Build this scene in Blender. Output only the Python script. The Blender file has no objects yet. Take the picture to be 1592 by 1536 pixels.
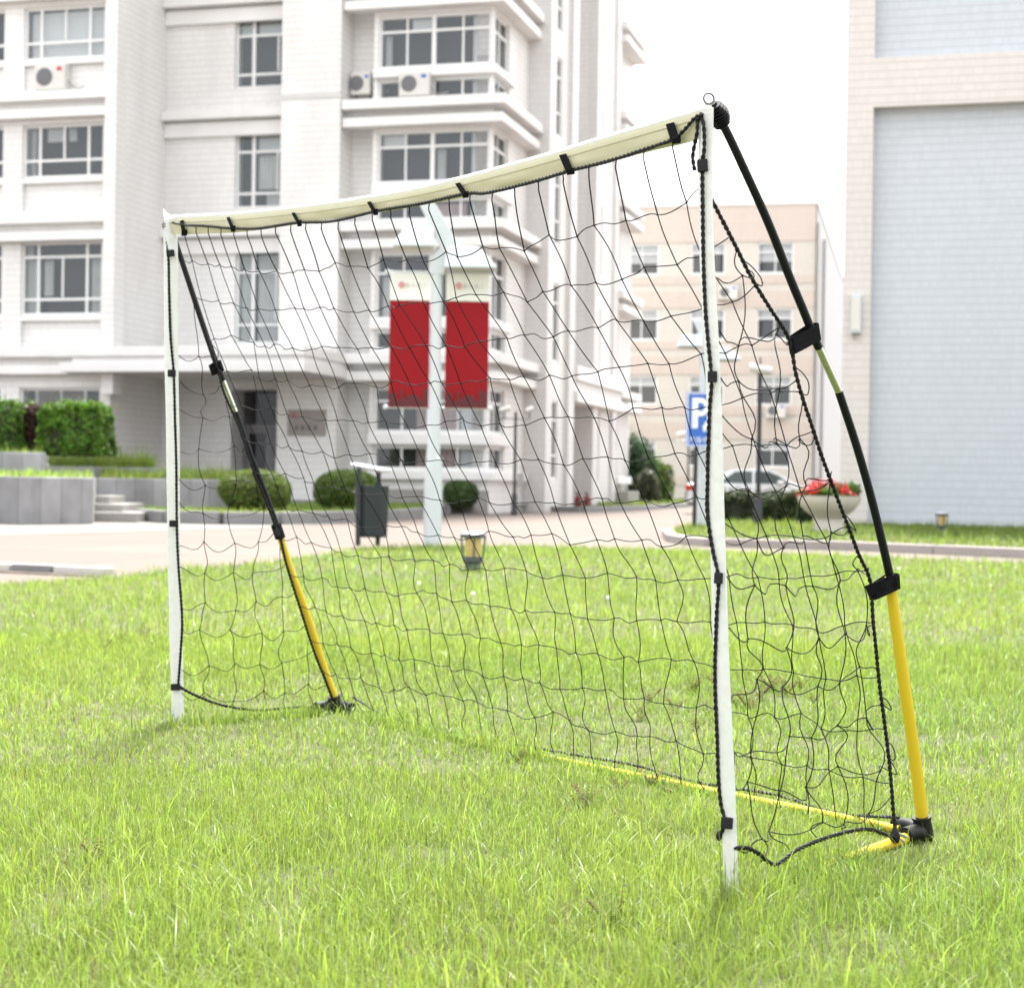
import bpy, math, random
import numpy as np
from mathutils import Vector, Matrix

rnd = random.Random(7)
sc = bpy.context.scene
col = sc.collection
R = math.radians

# ------------------------------------------------------------------ camera, sky, sun, exposure
F, CX, CY, HC = 2700.0, 796.0, 768.0, 0.77          # focal length in photo pixels, photo centre, eye height
PITCH = math.atan(13.0 / F)
ROLL = R(0.85)
CAM = Vector((0.0, 0.0, HC))
fwd = Vector((0, math.cos(PITCH), -math.sin(PITCH)))
up0 = Vector((0, math.sin(PITCH), math.cos(PITCH)))
rt0 = Vector((1, 0, 0))
cam_x = math.cos(ROLL) * rt0 + math.sin(ROLL) * up0
cam_x = math.cos(ROLL) * rt0 - math.sin(ROLL) * up0 if False else cam_x
cam_y = -math.sin(ROLL) * rt0 + math.cos(ROLL) * up0
cd = bpy.data.cameras.new("camera")
cam = bpy.data.objects.new("camera", cd)
col.objects.link(cam)
cam.matrix_world = Matrix(((cam_x.x, cam_y.x, -fwd.x, 0), (cam_x.y, cam_y.y, -fwd.y, 0),
                           (cam_x.z, cam_y.z, -fwd.z, HC), (0, 0, 0, 1)))
cd.sensor_width = 36.0
cd.lens = 36.0 * F / 1592.0
cd.clip_start, cd.clip_end = 0.05, 5000.0
cd.dof.use_dof = True
cd.dof.focus_distance = 4.0
cd.dof.aperture_fstop = 6.2
sc.camera = cam

SUN_EL, SUN_AZ = R(62), R(6)                        # high, behind the buildings and a little to the right
w = bpy.data.worlds.new("World")
sc.world = w
w.use_nodes = True
nt = w.node_tree
nt.nodes.clear()
sky = nt.nodes.new("ShaderNodeTexSky")
sky.sky_type = 'NISHITA'
sky.sun_disc = False
sky.sun_elevation = SUN_EL
sky.sun_rotation = SUN_AZ
sky.air_density = 1.2
sky.dust_density = 2.2
sky.ozone_density = 0.6
hs = nt.nodes.new("ShaderNodeHueSaturation")
hs.inputs['Saturation'].default_value = 0.17
bg = nt.nodes.new("ShaderNodeBackground")
bg.inputs['Strength'].default_value = 0.15
wo = nt.nodes.new("ShaderNodeOutputWorld")
nt.links.new(sky.outputs[0], hs.inputs['Color'])
oc = nt.nodes.new("ShaderNodeMix")                  # thin bright overcast over the clear sky
oc.data_type = 'RGBA'
oc.inputs[0].default_value = 0.88
oc.inputs[7].default_value = (2.62, 2.65, 2.70, 1)
nt.links.new(hs.outputs[0], oc.inputs[6])
tcw = nt.nodes.new("ShaderNodeTexCoord")           # an overcast sky is brighter overhead than at the horizon
sxyz = nt.nodes.new("ShaderNodeSeparateXYZ")
mrg = nt.nodes.new("ShaderNodeMapRange")
mrg.inputs[1].default_value, mrg.inputs[2].default_value = 0.0, 1.0
mrg.inputs[3].default_value, mrg.inputs[4].default_value = 0.70, 1.25
nt.links.new(tcw.outputs['Generated'], sxyz.inputs[0])
nt.links.new(sxyz.outputs[2], mrg.inputs[0])
vsc = nt.nodes.new("ShaderNodeVectorMath")
vsc.operation = 'SCALE'
nt.links.new(oc.outputs[2], vsc.inputs[0])
nt.links.new(mrg.outputs[0], vsc.inputs['Scale'])
nt.links.new(vsc.outputs[0], bg.inputs['Color'])
nt.links.new(bg.outputs[0], wo.inputs['Surface'])

sd = bpy.data.lights.new("sun", 'SUN')
sd.energy = 2.7
sd.angle = R(9.0)
sd.color = (1.0, 0.965, 0.91)
sun = bpy.data.objects.new("sun", sd)
col.objects.link(sun)
sdir = Vector((math.sin(SUN_AZ) * math.cos(SUN_EL), math.cos(SUN_AZ) * math.cos(SUN_EL), math.sin(SUN_EL)))
sun.rotation_euler = (-sdir).to_track_quat('-Z', 'Y').to_euler()
sun.location = (0, 0, 60)

sc.view_settings.view_transform = 'Standard'
sc.view_settings.look = 'None'
sc.view_settings.gamma = 1.0
sc.view_settings.use_curve_mapping = False
sc.view_settings.exposure = 2.56
sc.render.engine = 'CYCLES'
sc.cycles.use_denoising = True
sc.cycles.max_bounces = 8
sc.cycles.diffuse_bounces = 4
sc.cycles.transparent_max_bounces = 16
sc.cycles.sample_clamp_indirect = 6.0

# ------------------------------------------------------------------ measuring: photo pixel -> ray -> point in the place
def ray(px, py):
    dx, dy = px - CX, py - CY
    ex = dx * math.cos(ROLL) + dy * math.sin(ROLL)
    ey = dx * math.sin(ROLL) - dy * math.cos(ROLL)
    return (fwd * F + rt0 * ex + up0 * ey).normalized()

def ground(px, py, z=0.0):
    d = ray(px, py)
    return CAM + d * ((z - HC) / d.z)

def at(px, py, Y):
    d = ray(px, py)
    return CAM + d * (Y / d.y)

def onplane(px, py, P, N):
    d = ray(px, py)
    return CAM + d * ((P - CAM).dot(N) / d.dot(N))

# ------------------------------------------------------------------ mesh builder
class MB:
    def __init__(s):
        s.v, s.f, s.m = [], [], []

    def add(s, vs, fs, mi=0):
        o = len(s.v)
        s.v += [tuple(x) for x in vs]
        s.f += [tuple(i + o for i in q) for q in fs]
        s.m += [mi] * len(fs)
        return s

    def quad(s, a, b, c, d, mi=0):
        return s.add([a, b, c, d], [(0, 1, 2, 3)], mi)

    def box(s, x0, x1, y0, y1, z0, z1, mi=0):
        vs = [(x0, y0, z0), (x1, y0, z0), (x1, y1, z0), (x0, y1, z0), (x0, y0, z1), (x1, y0, z1), (x1, y1, z1), (x0, y1, z1)]
        return s.add(vs, [(0, 3, 2, 1), (4, 5, 6, 7), (0, 1, 5, 4), (1, 2, 6, 5), (2, 3, 7, 6), (3, 0, 4, 7)], mi)

    def obox(s, c, ax, ay, az, hx, hy, hz, mi=0):
        c = Vector(c)
        vs = []
        for k in (-1, 1):
            for i, j in ((-1, -1), (1, -1), (1, 1), (-1, 1)):
                vs.append(c + ax * hx * i + ay * hy * j + az * hz * k)
        return s.add(vs, [(0, 3, 2, 1), (4, 5, 6, 7), (0, 1, 5, 4), (1, 2, 6, 5), (2, 3, 7, 6), (3, 0, 4, 7)], mi)

    def prism(s, poly, z0, z1, mi=0):
        n = len(poly)
        vs = [(p[0], p[1], z0) for p in poly] + [(p[0], p[1], z1) for p in poly]
        ar = sum(poly[i][0] * poly[(i + 1) % n][1] - poly[(i + 1) % n][0] * poly[i][1] for i in range(n))
        fs = []
        for i in range(n):
            j = (i + 1) % n
            fs.append((i, j, n + j, n + i) if ar > 0 else (j, i, n + i, n + j))
        idx = list(range(n))
        top, bot = [n + i for i in idx], idx[::-1]
        if ar < 0:
            top, bot = top[::-1], bot[::-1]
        return s.add(vs, fs + [tuple(top), tuple(bot)], mi)

    def tube(s, pts, r, n=8, caps=True, mi=0, ell=None, up=None):
        pts = [Vector(p) for p in pts]
        k = len(pts)
        rr = r if isinstance(r, (list, tuple)) else [r] * k
        vs, fs = [], []
        nrm = None
        for i, p in enumerate(pts):
            t = (pts[min(i + 1, k - 1)] - pts[max(i - 1, 0)])
            if t.length < 1e-9:
                t = Vector((0, 0, 1))
            t.normalize()
            if nrm is None:
                u = up if up is not None else (Vector((0, 0, 1)) if abs(t.z) < .9 else Vector((1, 0, 0)))
                nrm = (u - t * u.dot(t)).normalized()
            else:
                nrm = nrm - t * nrm.dot(t)
                if nrm.length < 1e-6:
                    nrm = t.orthogonal()
                nrm.normalize()
            b = t.cross(nrm)
            for q in range(n):
                a = 2 * math.pi * q / n
                ea, eb = (1, 1) if ell is None else ell
                vs.append(p + nrm * (math.cos(a) * rr[i] * ea) + b * (math.sin(a) * rr[i] * eb))
        for i in range(k - 1):
            for q in range(n):
                q2 = (q + 1) % n
                fs.append((i * n + q, i * n + q2, (i + 1) * n + q2, (i + 1) * n + q))
        if caps:
            fs.append(tuple(range(n))[::-1])
            fs.append(tuple((k - 1) * n + q for q in range(n)))
        return s.add(vs, fs, mi)

    def lathe(s, prof, n=24, c=(0, 0, 0), mi=0, sx=1, sy=1):
        vs, fs = [], []
        k = len(prof)
        for r_, z in prof:
            for q in range(n):
                a = 2 * math.pi * q / n
                vs.append((c[0] + r_ * math.cos(a) * sx, c[1] + r_ * math.sin(a) * sy, c[2] + z))
        for i in range(k - 1):
            for q in range(n):
                q2 = (q + 1) % n
                fs.append((i * n + q, i * n + q2, (i + 1) * n + q2, (i + 1) * n + q))
        fs.append(tuple(range(n))[::-1])
        fs.append(tuple((k - 1) * n + q for q in range(n)))
        return s.add(vs, fs, mi)

    def build(s, name, mats, parent=None, smooth=False, bevel=0.0, loc=None):
        me = bpy.data.meshes.new(name)
        me.from_pydata(s.v, [], s.f)
        mats = mats if isinstance(mats, (list, tuple)) else [mats]
        for m in mats:
            me.materials.append(m)
        me.polygons.foreach_set('material_index', s.m)
        if smooth:
            me.polygons.foreach_set('use_smooth', [True] * len(s.f))
        me.update()
        o = bpy.data.objects.new(name, me)
        col.objects.link(o)
        if parent is not None:
            o.parent = parent
        if loc is not None:
            o.location = loc
        if smooth:
            md = o.modifiers.new("edges", 'EDGE_SPLIT')
            md.split_angle = R(42)
        if bevel > 0:
            md = o.modifiers.new("bevel", 'BEVEL')
            md.width = bevel
            md.segments = 2
            md.limit_method = 'ANGLE'
        return o

def tag(o, label=None, cat=None, group=None, kind=None):
    if label: o['label'] = label
    if cat: o['category'] = cat
    if group: o['group'] = group
    if kind: o['kind'] = kind
    return o

def empty(name, loc=(0, 0, 0), rz=0.0):
    o = bpy.data.objects.new(name, None)
    o.empty_display_size = 0.2
    o.location = loc
    o.rotation_euler = (0, 0, rz)
    col.objects.link(o)
    return o

def copy_tree(o, parent=None):
    c = o.copy()
    col.objects.link(c)
    if parent is not None:
        c.parent = parent
    for ch in list(o.children):
        copy_tree(ch, c)
    return c

def spline(pts, step):
    """Catmull-Rom through pts, resampled at about `step`."""
    pts = [Vector(p) for p in pts]
    if len(pts) < 2:
        return pts
    P = [pts[0] * 2 - pts[1]] + pts + [pts[-1] * 2 - pts[-2]]
    out = []
    for i in range(1, len(P) - 2):
        a, b, c, d = P[i - 1], P[i], P[i + 1], P[i + 2]
        n = max(2, int((c - b).length / step))
        for k in range(n):
            t = k / n
            out.append(.5 * ((2 * b) + (c - a) * t + (2 * a - 5 * b + 4 * c - d) * t * t + (3 * b - a - 3 * c + d) * t ** 3))
    out.append(pts[-1])
    return out

# ------------------------------------------------------------------ materials
def newmat(name):
    m = bpy.data.materials.new(name)
    m.use_nodes = True
    n = m.node_tree
    n.nodes.clear()
    out = n.nodes.new("ShaderNodeOutputMaterial")
    return m, n, out

def N(n, t, **kw):
    x = n.nodes.new(t)
    for k, v in kw.items():
        if k.startswith('i_'):
            x.inputs[k[2:].replace('_', ' ')].default_value = v
        else:
            setattr(x, k, v)
    return x

def c4(c):
    return (c[0], c[1], c[2], 1.0)

def plain(name, c, rough=0.5, metal=0.0, var=0.12, scale=6.0, bump=0.0, spec=0.5, transl=0.0, coat=0.0, bscale=None):
    """Base colour with soft noise mottling (the stuff's own wear) and an optional bump."""
    m, n, out = newmat(name)
    p = N(n, "ShaderNodeBsdfPrincipled")
    p.inputs['Roughness'].default_value = rough
    p.inputs['Metallic'].default_value = metal
    p.inputs['Specular IOR Level'].default_value = spec
    p.inputs['Coat Weight'].default_value = coat
    tc = N(n, "ShaderNodeTexCoord")
    no = N(n, "ShaderNodeTexNoise")
    no.inputs['Scale'].default_value = scale
    no.inputs['Detail'].default_value = 5
    n.links.new(tc.outputs['Object'], no.inputs['Vector'])
    mx = N(n, "ShaderNodeMix", data_type='RGBA')
    mx.inputs[6].default_value = c4([x * (1 - var) for x in c])
    mx.inputs[7].default_value = c4([min(1, x * (1 + var)) for x in c])
    n.links.new(no.outputs['Fac'], mx.inputs[0])
    n.links.new(mx.outputs[2], p.inputs['Base Color'])
    if bump:
        b = N(n, "ShaderNodeBump")
        b.inputs['Strength'].default_value = bump
        b.inputs['Distance'].default_value = 0.02
        n2 = N(n, "ShaderNodeTexNoise")
        n2.inputs['Scale'].default_value = bscale or scale * 6
        n2.inputs['Detail'].default_value = 6
        n.links.new(tc.outputs['Object'], n2.inputs['Vector'])
        n.links.new(n2.outputs['Fac'], b.inputs['Height'])
        n.links.new(b.outputs[0], p.inputs['Normal'])
    if transl > 0:
        t = N(n, "ShaderNodeBsdfTranslucent")
        n.links.new(mx.outputs[2], t.inputs['Color'])
        ms = N(n, "ShaderNodeMixShader")
        ms.inputs[0].default_value = transl
        n.links.new(p.outputs[0], ms.inputs[1])
        n.links.new(t.outputs[0], ms.inputs[2])
        n.links.new(ms.outputs[0], out.inputs['Surface'])
    else:
        n.links.new(p.outputs[0], out.inputs['Surface'])
    return m

def tile(name, c, joint, tw, th, wv=0.5, wh=0.8, stain=0.10, rough=0.35):
    """Small glazed tiles in rows: strong horizontal joints, finer upright ones, and faint staining."""
    m, n, out = newmat(name)
    p = N(n, "ShaderNodeBsdfPrincipled")
    p.inputs['Roughness'].default_value = rough
    p.inputs['Specular IOR Level'].default_value = 0.35
    tc = N(n, "ShaderNodeTexCoord")
    sp = N(n, "ShaderNodeSeparateXYZ")
    n.links.new(tc.outputs['Object'], sp.inputs[0])
    def math_(op, a, b=None):
        q = N(n, "ShaderNodeMath", operation=op)
        for i, x in enumerate((a, b)):
            if x is None: continue
            if isinstance(x, (int, float)): q.inputs[i].default_value = x
            else: n.links.new(x, q.inputs[i])
        return q.outputs[0]
    xy = math_('ADD', sp.outputs[0], sp.outputs[1])
    u = math_('DIVIDE', xy, tw)
    v = math_('DIVIDE', sp.outputs[2], th)
    fv = math_('MULTIPLY', math_('LESS_THAN', math_('FRACT', u), 0.14), wv)
    fh = math_('MULTIPLY', math_('LESS_THAN', math_('FRACT', v), 0.11), wh)
    msk = math_('MAXIMUM', fv, fh)
    cb = N(n, "ShaderNodeCombineXYZ")
    n.links.new(math_('FLOOR', u), cb.inputs[0])
    n.links.new(math_('FLOOR', v), cb.inputs[1])
    wn = N(n, "ShaderNodeTexWhiteNoise", noise_dimensions='2D')
    n.links.new(cb.outputs[0], wn.inputs['Vector'])
    no = N(n, "ShaderNodeTexNoise")
    no.inputs['Scale'].default_value = 0.5
    no.inputs['Detail'].default_value = 6
    mp = N(n, "ShaderNodeMapping")
    mp.inputs['Scale'].default_value = (1.6, 1.6, 0.35)
    n.links.new(tc.outputs['Object'], mp.inputs[0])
    n.links.new(mp.outputs[0], no.inputs['Vector'])
    val = math_('ADD', math_('MULTIPLY', wn.outputs['Value'], 0.07), math_('MULTIPLY', no.outputs['Fac'], stain * 2))
    val = math_('SUBTRACT', 1.035 + stain * 0.6, val)
    base = N(n, "ShaderNodeMix", data_type='RGBA', blend_type='MULTIPLY')
    base.inputs[0].default_value = 1.0
    base.inputs[6].default_value = c4(c)
    cv = N(n, "ShaderNodeCombineColor")
    for i in range(3): n.links.new(val, cv.inputs[i])
    n.links.new(cv.outputs[0], base.inputs[7])
    mx = N(n, "ShaderNodeMix", data_type='RGBA')
    n.links.new(msk, mx.inputs[0])
    n.links.new(base.outputs[2], mx.inputs[6])
    mx.inputs[7].default_value = c4(joint)
    n.links.new(mx.outputs[2], p.inputs['Base Color'])
    n.links.new(p.outputs[0], out.inputs['Surface'])
    return m

def leafmat(name, attr=True, c=(.08, .14, .03), transl=0.45, rough=0.45, gain=1.0):
    """Leaf or blade: each leaf's own colour comes from the attribute 'tint'; light passes through it."""
    m, n, out = newmat(name)
    p = N(n, "ShaderNodeBsdfPrincipled")
    p.inputs['Roughness'].default_value = rough
    p.inputs['Specular IOR Level'].default_value = 0.3
    t = N(n, "ShaderNodeBsdfTranslucent")
    a = N(n, "ShaderNodeAttribute", attribute_name='tint')
    n.links.new(a.outputs['Color'], p.inputs['Base Color'])
    g = N(n, "ShaderNodeMix", data_type='RGBA', blend_type='MULTIPLY')
    g.inputs[0].default_value = 1.0
    n.links.new(a.outputs['Color'], g.inputs[6])
    g.inputs[7].default_value = (1.32 * gain, 1.28 * gain, 1.0 * gain, 1)
    n.links.new(g.outputs[2], t.inputs['Color'])
    ms = N(n, "ShaderNodeMixShader")
    ms.inputs[0].default_value = transl
    n.links.new(p.outputs[0], ms.inputs[1])
    n.links.new(t.outputs[0], ms.inputs[2])
    n.links.new(ms.outputs[0], out.inputs['Surface'])
    return m

def glassmat(name, tint=(.74, .75, .76), refl=0.085):
    m, n, out = newmat(name)
    tr = N(n, "ShaderNodeBsdfTransparent")
    tr.inputs[0].default_value = c4(tint)
    gl = N(n, "ShaderNodeBsdfGlossy")
    gl.inputs['Roughness'].default_value = 0.03
    gl.inputs['Color'].default_value = (.8, .84, .86, 1)
    ms = N(n, "ShaderNodeMixShader")
    ms.inputs[0].default_value = refl
    n.links.new(tr.outputs[0], ms.inputs[1])
    n.links.new(gl.outputs[0], ms.inputs[2])
    n.links.new(ms.outputs[0], out.inputs['Surface'])
    return m

M = {}
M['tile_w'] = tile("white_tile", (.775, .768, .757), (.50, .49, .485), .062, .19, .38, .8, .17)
M['tile_w_dark'] = tile("white_tile_darkened", (.66, .65, .64), (.49, .485, .48), .062, .19, .4, .8, .12)  # the white tile, darkened in colour to offset strong light on the end wall
M['ledge'] = plain("ledge_render", (.72, .712, .705), .6, var=.10, scale=1.5)
M['wframe'] = plain("window_frame_white", (.74, .75, .75), .4, var=.04)
M['glass'] = glassmat("window_glass")
M['glass_dark'] = glassmat("door_glass", (.5, .5, .52), .04)
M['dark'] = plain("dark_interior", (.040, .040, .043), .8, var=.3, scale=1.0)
M['curtain'] = plain("pale_curtain", (.74, .76, .75), .8, var=.15, scale=3, transl=.2)
M['curtain_p'] = plain("pink_curtain", (.62, .49, .49), .8, var=.15, scale=3, transl=.2)
M['blind'] = plain("white_blind", (.74, .77, .77), .7, var=.06)
M['pinkband'] = tile("pink_tile", (.53, .465, .415), (.43, .385, .35), .08, .24, .2, .45, .06)
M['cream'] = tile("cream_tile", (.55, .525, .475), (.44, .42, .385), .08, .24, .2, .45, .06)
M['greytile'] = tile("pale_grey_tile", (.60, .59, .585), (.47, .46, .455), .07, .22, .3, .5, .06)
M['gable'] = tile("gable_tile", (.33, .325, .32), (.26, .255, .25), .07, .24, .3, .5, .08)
M['b_pink'] = tile("warm_white_tile", (.62, .585, .555), (.42, .395, .375), .058, .165, .7, .95, .05)
M['b_blue'] = tile("pale_blue_tile", (.50, .533, .573), (.36, .385, .415), .058, .165, .6, .95, .03)
M['granite'] = plain("grey_granite", (.20, .20, .205), .7, var=.22, scale=3.0, bump=.15, bscale=60)
M['granite_l'] = plain("light_granite", (.27, .26, .245), .7, var=.15, scale=3.0, bump=.15, bscale=60)
M['kerbstone'] = plain("kerb_stone", (.30, .27, .26), .8, var=.15, scale=4.0, bump=.2)
def paving(name, c, size, jw):
    m = plain(name, c, .85, var=.16, scale=.55, bump=.1, bscale=30)
    n = m.node_tree
    p = next(x for x in n.nodes if x.type == 'BSDF_PRINCIPLED')
    src = p.inputs['Base Color'].links[0].from_socket
    tc = N(n, "ShaderNodeTexCoord")
    mp = N(n, "ShaderNodeMapping")
    mp.inputs['Rotation'].default_value = (0, 0, R(15))
    br = N(n, "ShaderNodeTexBrick", offset=0.5)
    br.inputs['Scale'].default_value = 1.0
    br.inputs['Brick Width'].default_value = size
    br.inputs['Row Height'].default_value = size * .7
    br.inputs['Mortar Size'].default_value = jw
    br.inputs['Color1'].default_value = (1, 1, 1, 1)
    br.inputs['Color2'].default_value = (.88, .87, .86, 1)
    br.inputs['Mortar'].default_value = (.52, .50, .48, 1)
    mx = N(n, "ShaderNodeMix", data_type='RGBA', blend_type='MULTIPLY')
    mx.inputs[0].default_value = 1.0
    n.links.new(tc.outputs['Object'], mp.inputs[0])
    n.links.new(mp.outputs[0], br.inputs['Vector'])
    n.links.new(src, mx.inputs[6]); n.links.new(br.outputs['Color'], mx.inputs[7])
    n.links.new(mx.outputs[2], p.inputs['Base Color'])
    return m
M['plaza'] = paving("pink_concrete", (.108, .082, .067), 4.2, .03)
M['pave_l'] = plain("pale_paving", (.148, .135, .124), .85, var=.08, scale=.9, bump=.1, bscale=30)
M['earth'] = plain("earth", (.065, .068, .028), .95, var=.45, scale=9.0, bump=.6, bscale=60)
M['far_ground'] = plain("far_ground", (.22, .20, .18), .95, var=.2, scale=.2)
M['metal_white'] = plain("white_painted_metal", (.53, .575, .59), .35, var=.05, scale=2)
M['metal_black'] = plain("black_painted_metal", (.018, .019, .021), .4, var=.2)
M['vinyl_w'] = plain("white_vinyl", (.74, .745, .74), .38, var=.04, scale=20, bump=.25, bscale=35, transl=.24)
M['vinyl_bounce'] = plain("bounce_yellow_vinyl", (.62, .60, .44), .35, var=.04, scale=14, bump=.15, bscale=30, transl=.35)  # white sleeve; yellow grass bounce and pole show-through are put into its colour
M['vinyl_seam'] = plain("stitched_seam", (.45, .43, .30), .6)
M['pole_b'] = plain("black_fibreglass", (.005, .006, .009), .42, spec=.22, var=.2, scale=20)
M['pole_y'] = plain("yellow_plastic_tube", (.60, .43, .018), .34, var=.05, scale=12)
M['dark_steel'] = plain("dark_steel", (.10, .10, .11), .4, metal=.6)
M['steel'] = plain("polished_ferrule", (.62, .63, .60), .22, metal=1.0, var=.05)
M['rubber'] = plain("black_rubber", (.006, .006, .007), .55, var=.2, spec=.25)
M['velcro'] = plain("black_webbing", (.005, .005, .006), .9, spec=.12, var=.3, scale=80, bump=.4, bscale=400)
M['velcro_g'] = plain("grey_black_hook_tape", (.022, .022, .025), .85, spec=.2, var=.35, scale=120, bump=.4, bscale=400)
M['rope'] = plain("black_rope", (.005, .005, .006), .6, var=.3, scale=60, spec=.3)
M['twine'] = plain("black_net_twine", (.004, .004, .005), .6, var=.2, scale=40, spec=.15)
M['banner_red'] = plain("red_banner", (.21, .010, .014), .8, spec=.15, var=.10, scale=1.2, transl=.12)
M['banner_dark'] = plain("dark_red_print", (.095, .008, .012), .55, var=.25, scale=5, transl=.12)
M['banner_w'] = plain("cream_banner", (.64, .65, .585), .6, var=.04, transl=.12)
M['print_red'] = plain("red_print", (.5, .04, .06), .6)
M['emblem_red'] = plain("faded_red_print", (.50, .17, .17), .6)
M['print_grey'] = plain("grey_print", (.36, .36, .34), .6)
M['sign_blue'] = plain("blue_sign_sheet", (.022, .12, .46), .4, var=.05)
M['sign_white'] = plain("white_sign_print", (.78, .80, .82), .45, var=.03)
M['bin_green'] = plain("dark_green_bin", (.011, .018, .020), .45, var=.2, scale=5)
M['bin_top'] = plain("pale_metal_lid", (.50, .53, .58), .35, metal=.3, var=.08)
M['lampglass'] = plain("yellowed_lamp_diffuser", (.55, .42, .16), .45, var=.15, scale=14)
M['lampmetal'] = plain("grey_green_lamp_metal", (.075, .085, .08), .5, var=.25, scale=14)
M['bowl'] = plain("cast_stone_bowl", (.50, .47, .42), .8, var=.15, scale=4, bump=.3)
M['car_paint'] = plain("silver_car_paint", (.55, .57, .59), .25, metal=.35, var=.03, coat=.6)
M['car_glass'] = plain("car_window_glass", (.035, .05, .05), .06, var=.1)
M['tyre'] = plain("tyre_rubber", (.02, .02, .02), .8)
M['tail'] = plain("red_tail_light", (.45, .02, .015), .2)
M['ac'] = plain("white_ac_casing", (.60, .59, .56), .5, var=.08, scale=4)
M['ac_d'] = plain("ac_fan_grille", (.13, .13, .14), .6)
M['pipe'] = plain("grey_pipe", (.30, .29, .29), .5)
M['door'] = plain("dark_door_frame", (.20, .20, .21), .4)
M['plaque'] = plain("bronze_plaque", (.26, .235, .22), .45, metal=.2, var=.1, scale=4)
M['hydrant'] = plain("red_paint", (.16, .012, .012), .4)
M['kerb_w'] = plain("white_kerb_paint", (.45, .44, .42), .7, var=.15, scale=12)
M['kerb_b'] = plain("black_kerb_paint", (.16, .16, .165), .7, var=.3, scale=12)
M['grass'] = leafmat("grass_blade", transl=.5, rough=.42)
M['leaf'] = leafmat("leaf", transl=.35)
M['weed'] = leafmat("weed_leaf", transl=.25, rough=.85)
M['bark'] = plain("bark", (.10, .075, .05), .9, var=.3, scale=20)
M['flower'] = leafmat("flower_petal", transl=.3, gain=.8)
M['hedge_core'] = plain("hedge_dark_core", (.018, .022, .010), .9, var=.3)  # for the added solid cores that block light inside bushes and hedges

# ------------------------------------------------------------------ the setting: ground, plaza, lawns
def sheet(name, poly, z, mat, kind='structure'):
    mb = MB()
    p = [(q[0], q[1]) for q in poly]
    ar = sum(p[i][0] * p[(i + 1) % len(p)][1] - p[(i + 1) % len(p)][0] * p[i][1] for i in range(len(p)))
    if ar < 0: p = p[::-1]
    mb.add([(x, y, z) for x, y in p], [tuple(range(len(p)))])
    return tag(mb.build(name, mat), kind=kind)

sheet("ground", [(-2500, -400), (2500, -400), (2500, 3500), (-2500, 3500)], -0.062, M['far_ground'])
sheet("plaza", [(-60, 4), (60, 4), (60, 130), (-60, 130)], -0.045, M['plaza'])
pl = [ground(-900, 840, -.04), ground(0, 832, -.04), ground(200, 826, -.04), ground(420, 820, -.04), ground(560, 812, -.04)]
pl2 = [ground(560, 800, -.04), ground(-900, 800, -.04)]
sheet("pavement", pl + pl2, -0.040, M['pave_l'])

LAWN_EDGE = [ground(x, y) for x, y in ((-1500, 945), (-500, 922), (0, 908), (160, 899), (300, 884), (430, 872), (500, 863), (560, 855), (650, 849),
                                       (800, 849), (1050, 856), (1300, 864), (1592, 877), (1900, 891), (2600, 920))]
lawn_poly = [(p.x, p.y) for p in LAWN_EDGE] + [(14, 1.0), (10, -3), (-10, -3), (-14, 1.0)]
mb = MB()
mb.prism(lawn_poly, -.05, 0.0)
tag(mb.build("lawn", M['earth']), kind='structure')

# right-hand island of grass in front of the blue-tiled building, and the strip beyond the dormitory
ISL_FRONT = [ground(x, y) for x, y in ((1044, 830), (1052, 838), (1075, 842), (1110, 845), (1340, 851), (1592, 862), (2100, 888))]
ISL = [(p.x, p.y) for p in ISL_FRONT] + [(24, 32), (22, 42), (6.6, 42), (4.2, 37), (ground(1060, 824).x, ground(1060, 824).y)]
mb = MB(); mb.prism(ISL, -.05, .07)
tag(mb.build("grass_verge", M['earth']), kind='structure')
FAR = [(p.x, p.y) for p in (ground(905, 793), ground(1000, 790), ground(1068, 786), ground(1078, 779), ground(1000, 776), ground(960, 775))]
mb = MB(); mb.prism(FAR, -.05, .12)
tag(mb.build("far_verge", M['earth']), kind='structure')
BED_FRONT = [ground(x, y) for x, y in ((216, 806), (262, 810), (345, 812), (430, 812.5), (520, 810), (610, 806), (660, 801), (692, 796), (760, 794), (812, 791))]
BED = [(p.x, p.y) for p in BED_FRONT] + [(.6, 54), (-4.5, 52), (-6.5, 46), (-9, 40), (-8.4, 36.3)]
mb = MB(); mb.prism(BED, -.05, .17)
tag(mb.build("planting_bed", M['earth']), kind='structure')

def kerb_run(name, pts, zt, wd, mat, label, cat='kerb'):
    """A run of kerb stones along pts; each stone is a separate block with a thin joint."""
    mb = MB()
    line = [Vector((p.x, p.y, 0)) for p in pts]
    for i in range(len(line) - 1):
        a, b = line[i], line[i + 1]
        L = (b - a).length
        n = max(1, round(L / 1.0))
        t = (b - a) / L
        nrm = Vector((t.y, -t.x, 0))
        for k in range(n):
            s0, s1 = L * k / n + .006, L * (k + 1) / n - .006
            c = a + t * ((s0 + s1) / 2) + nrm * (wd / 2)
            h = zt + rnd.uniform(-.004, .004)
            mb.obox((c.x, c.y, (h - .06) / 2), t, nrm, Vector((0, 0, 1)), (s1 - s0) / 2, wd / 2, (h + .06) / 2)
    o = mb.build(name, mat, bevel=.012)
    return tag(o, label, cat)

kerb_run("granite_kerb", BED_FRONT[:8], .20, .16, M['granite'], "curved grey granite kerb round the bed with the ball bushes")
kerb_run("verge_kerb", ISL_FRONT, .078, .16, M['kerbstone'], "pinkish stone kerb along the grass strip before the blue tiled wall")
kerb_run("road_kerb", [ground(*q) for q in ((812, 792), (905, 794.5), (1000, 791.5), (1068, 787))], .13, .15, M['granite'],
         "low grey kerb at the far side of the road below the dormitory end")

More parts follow.
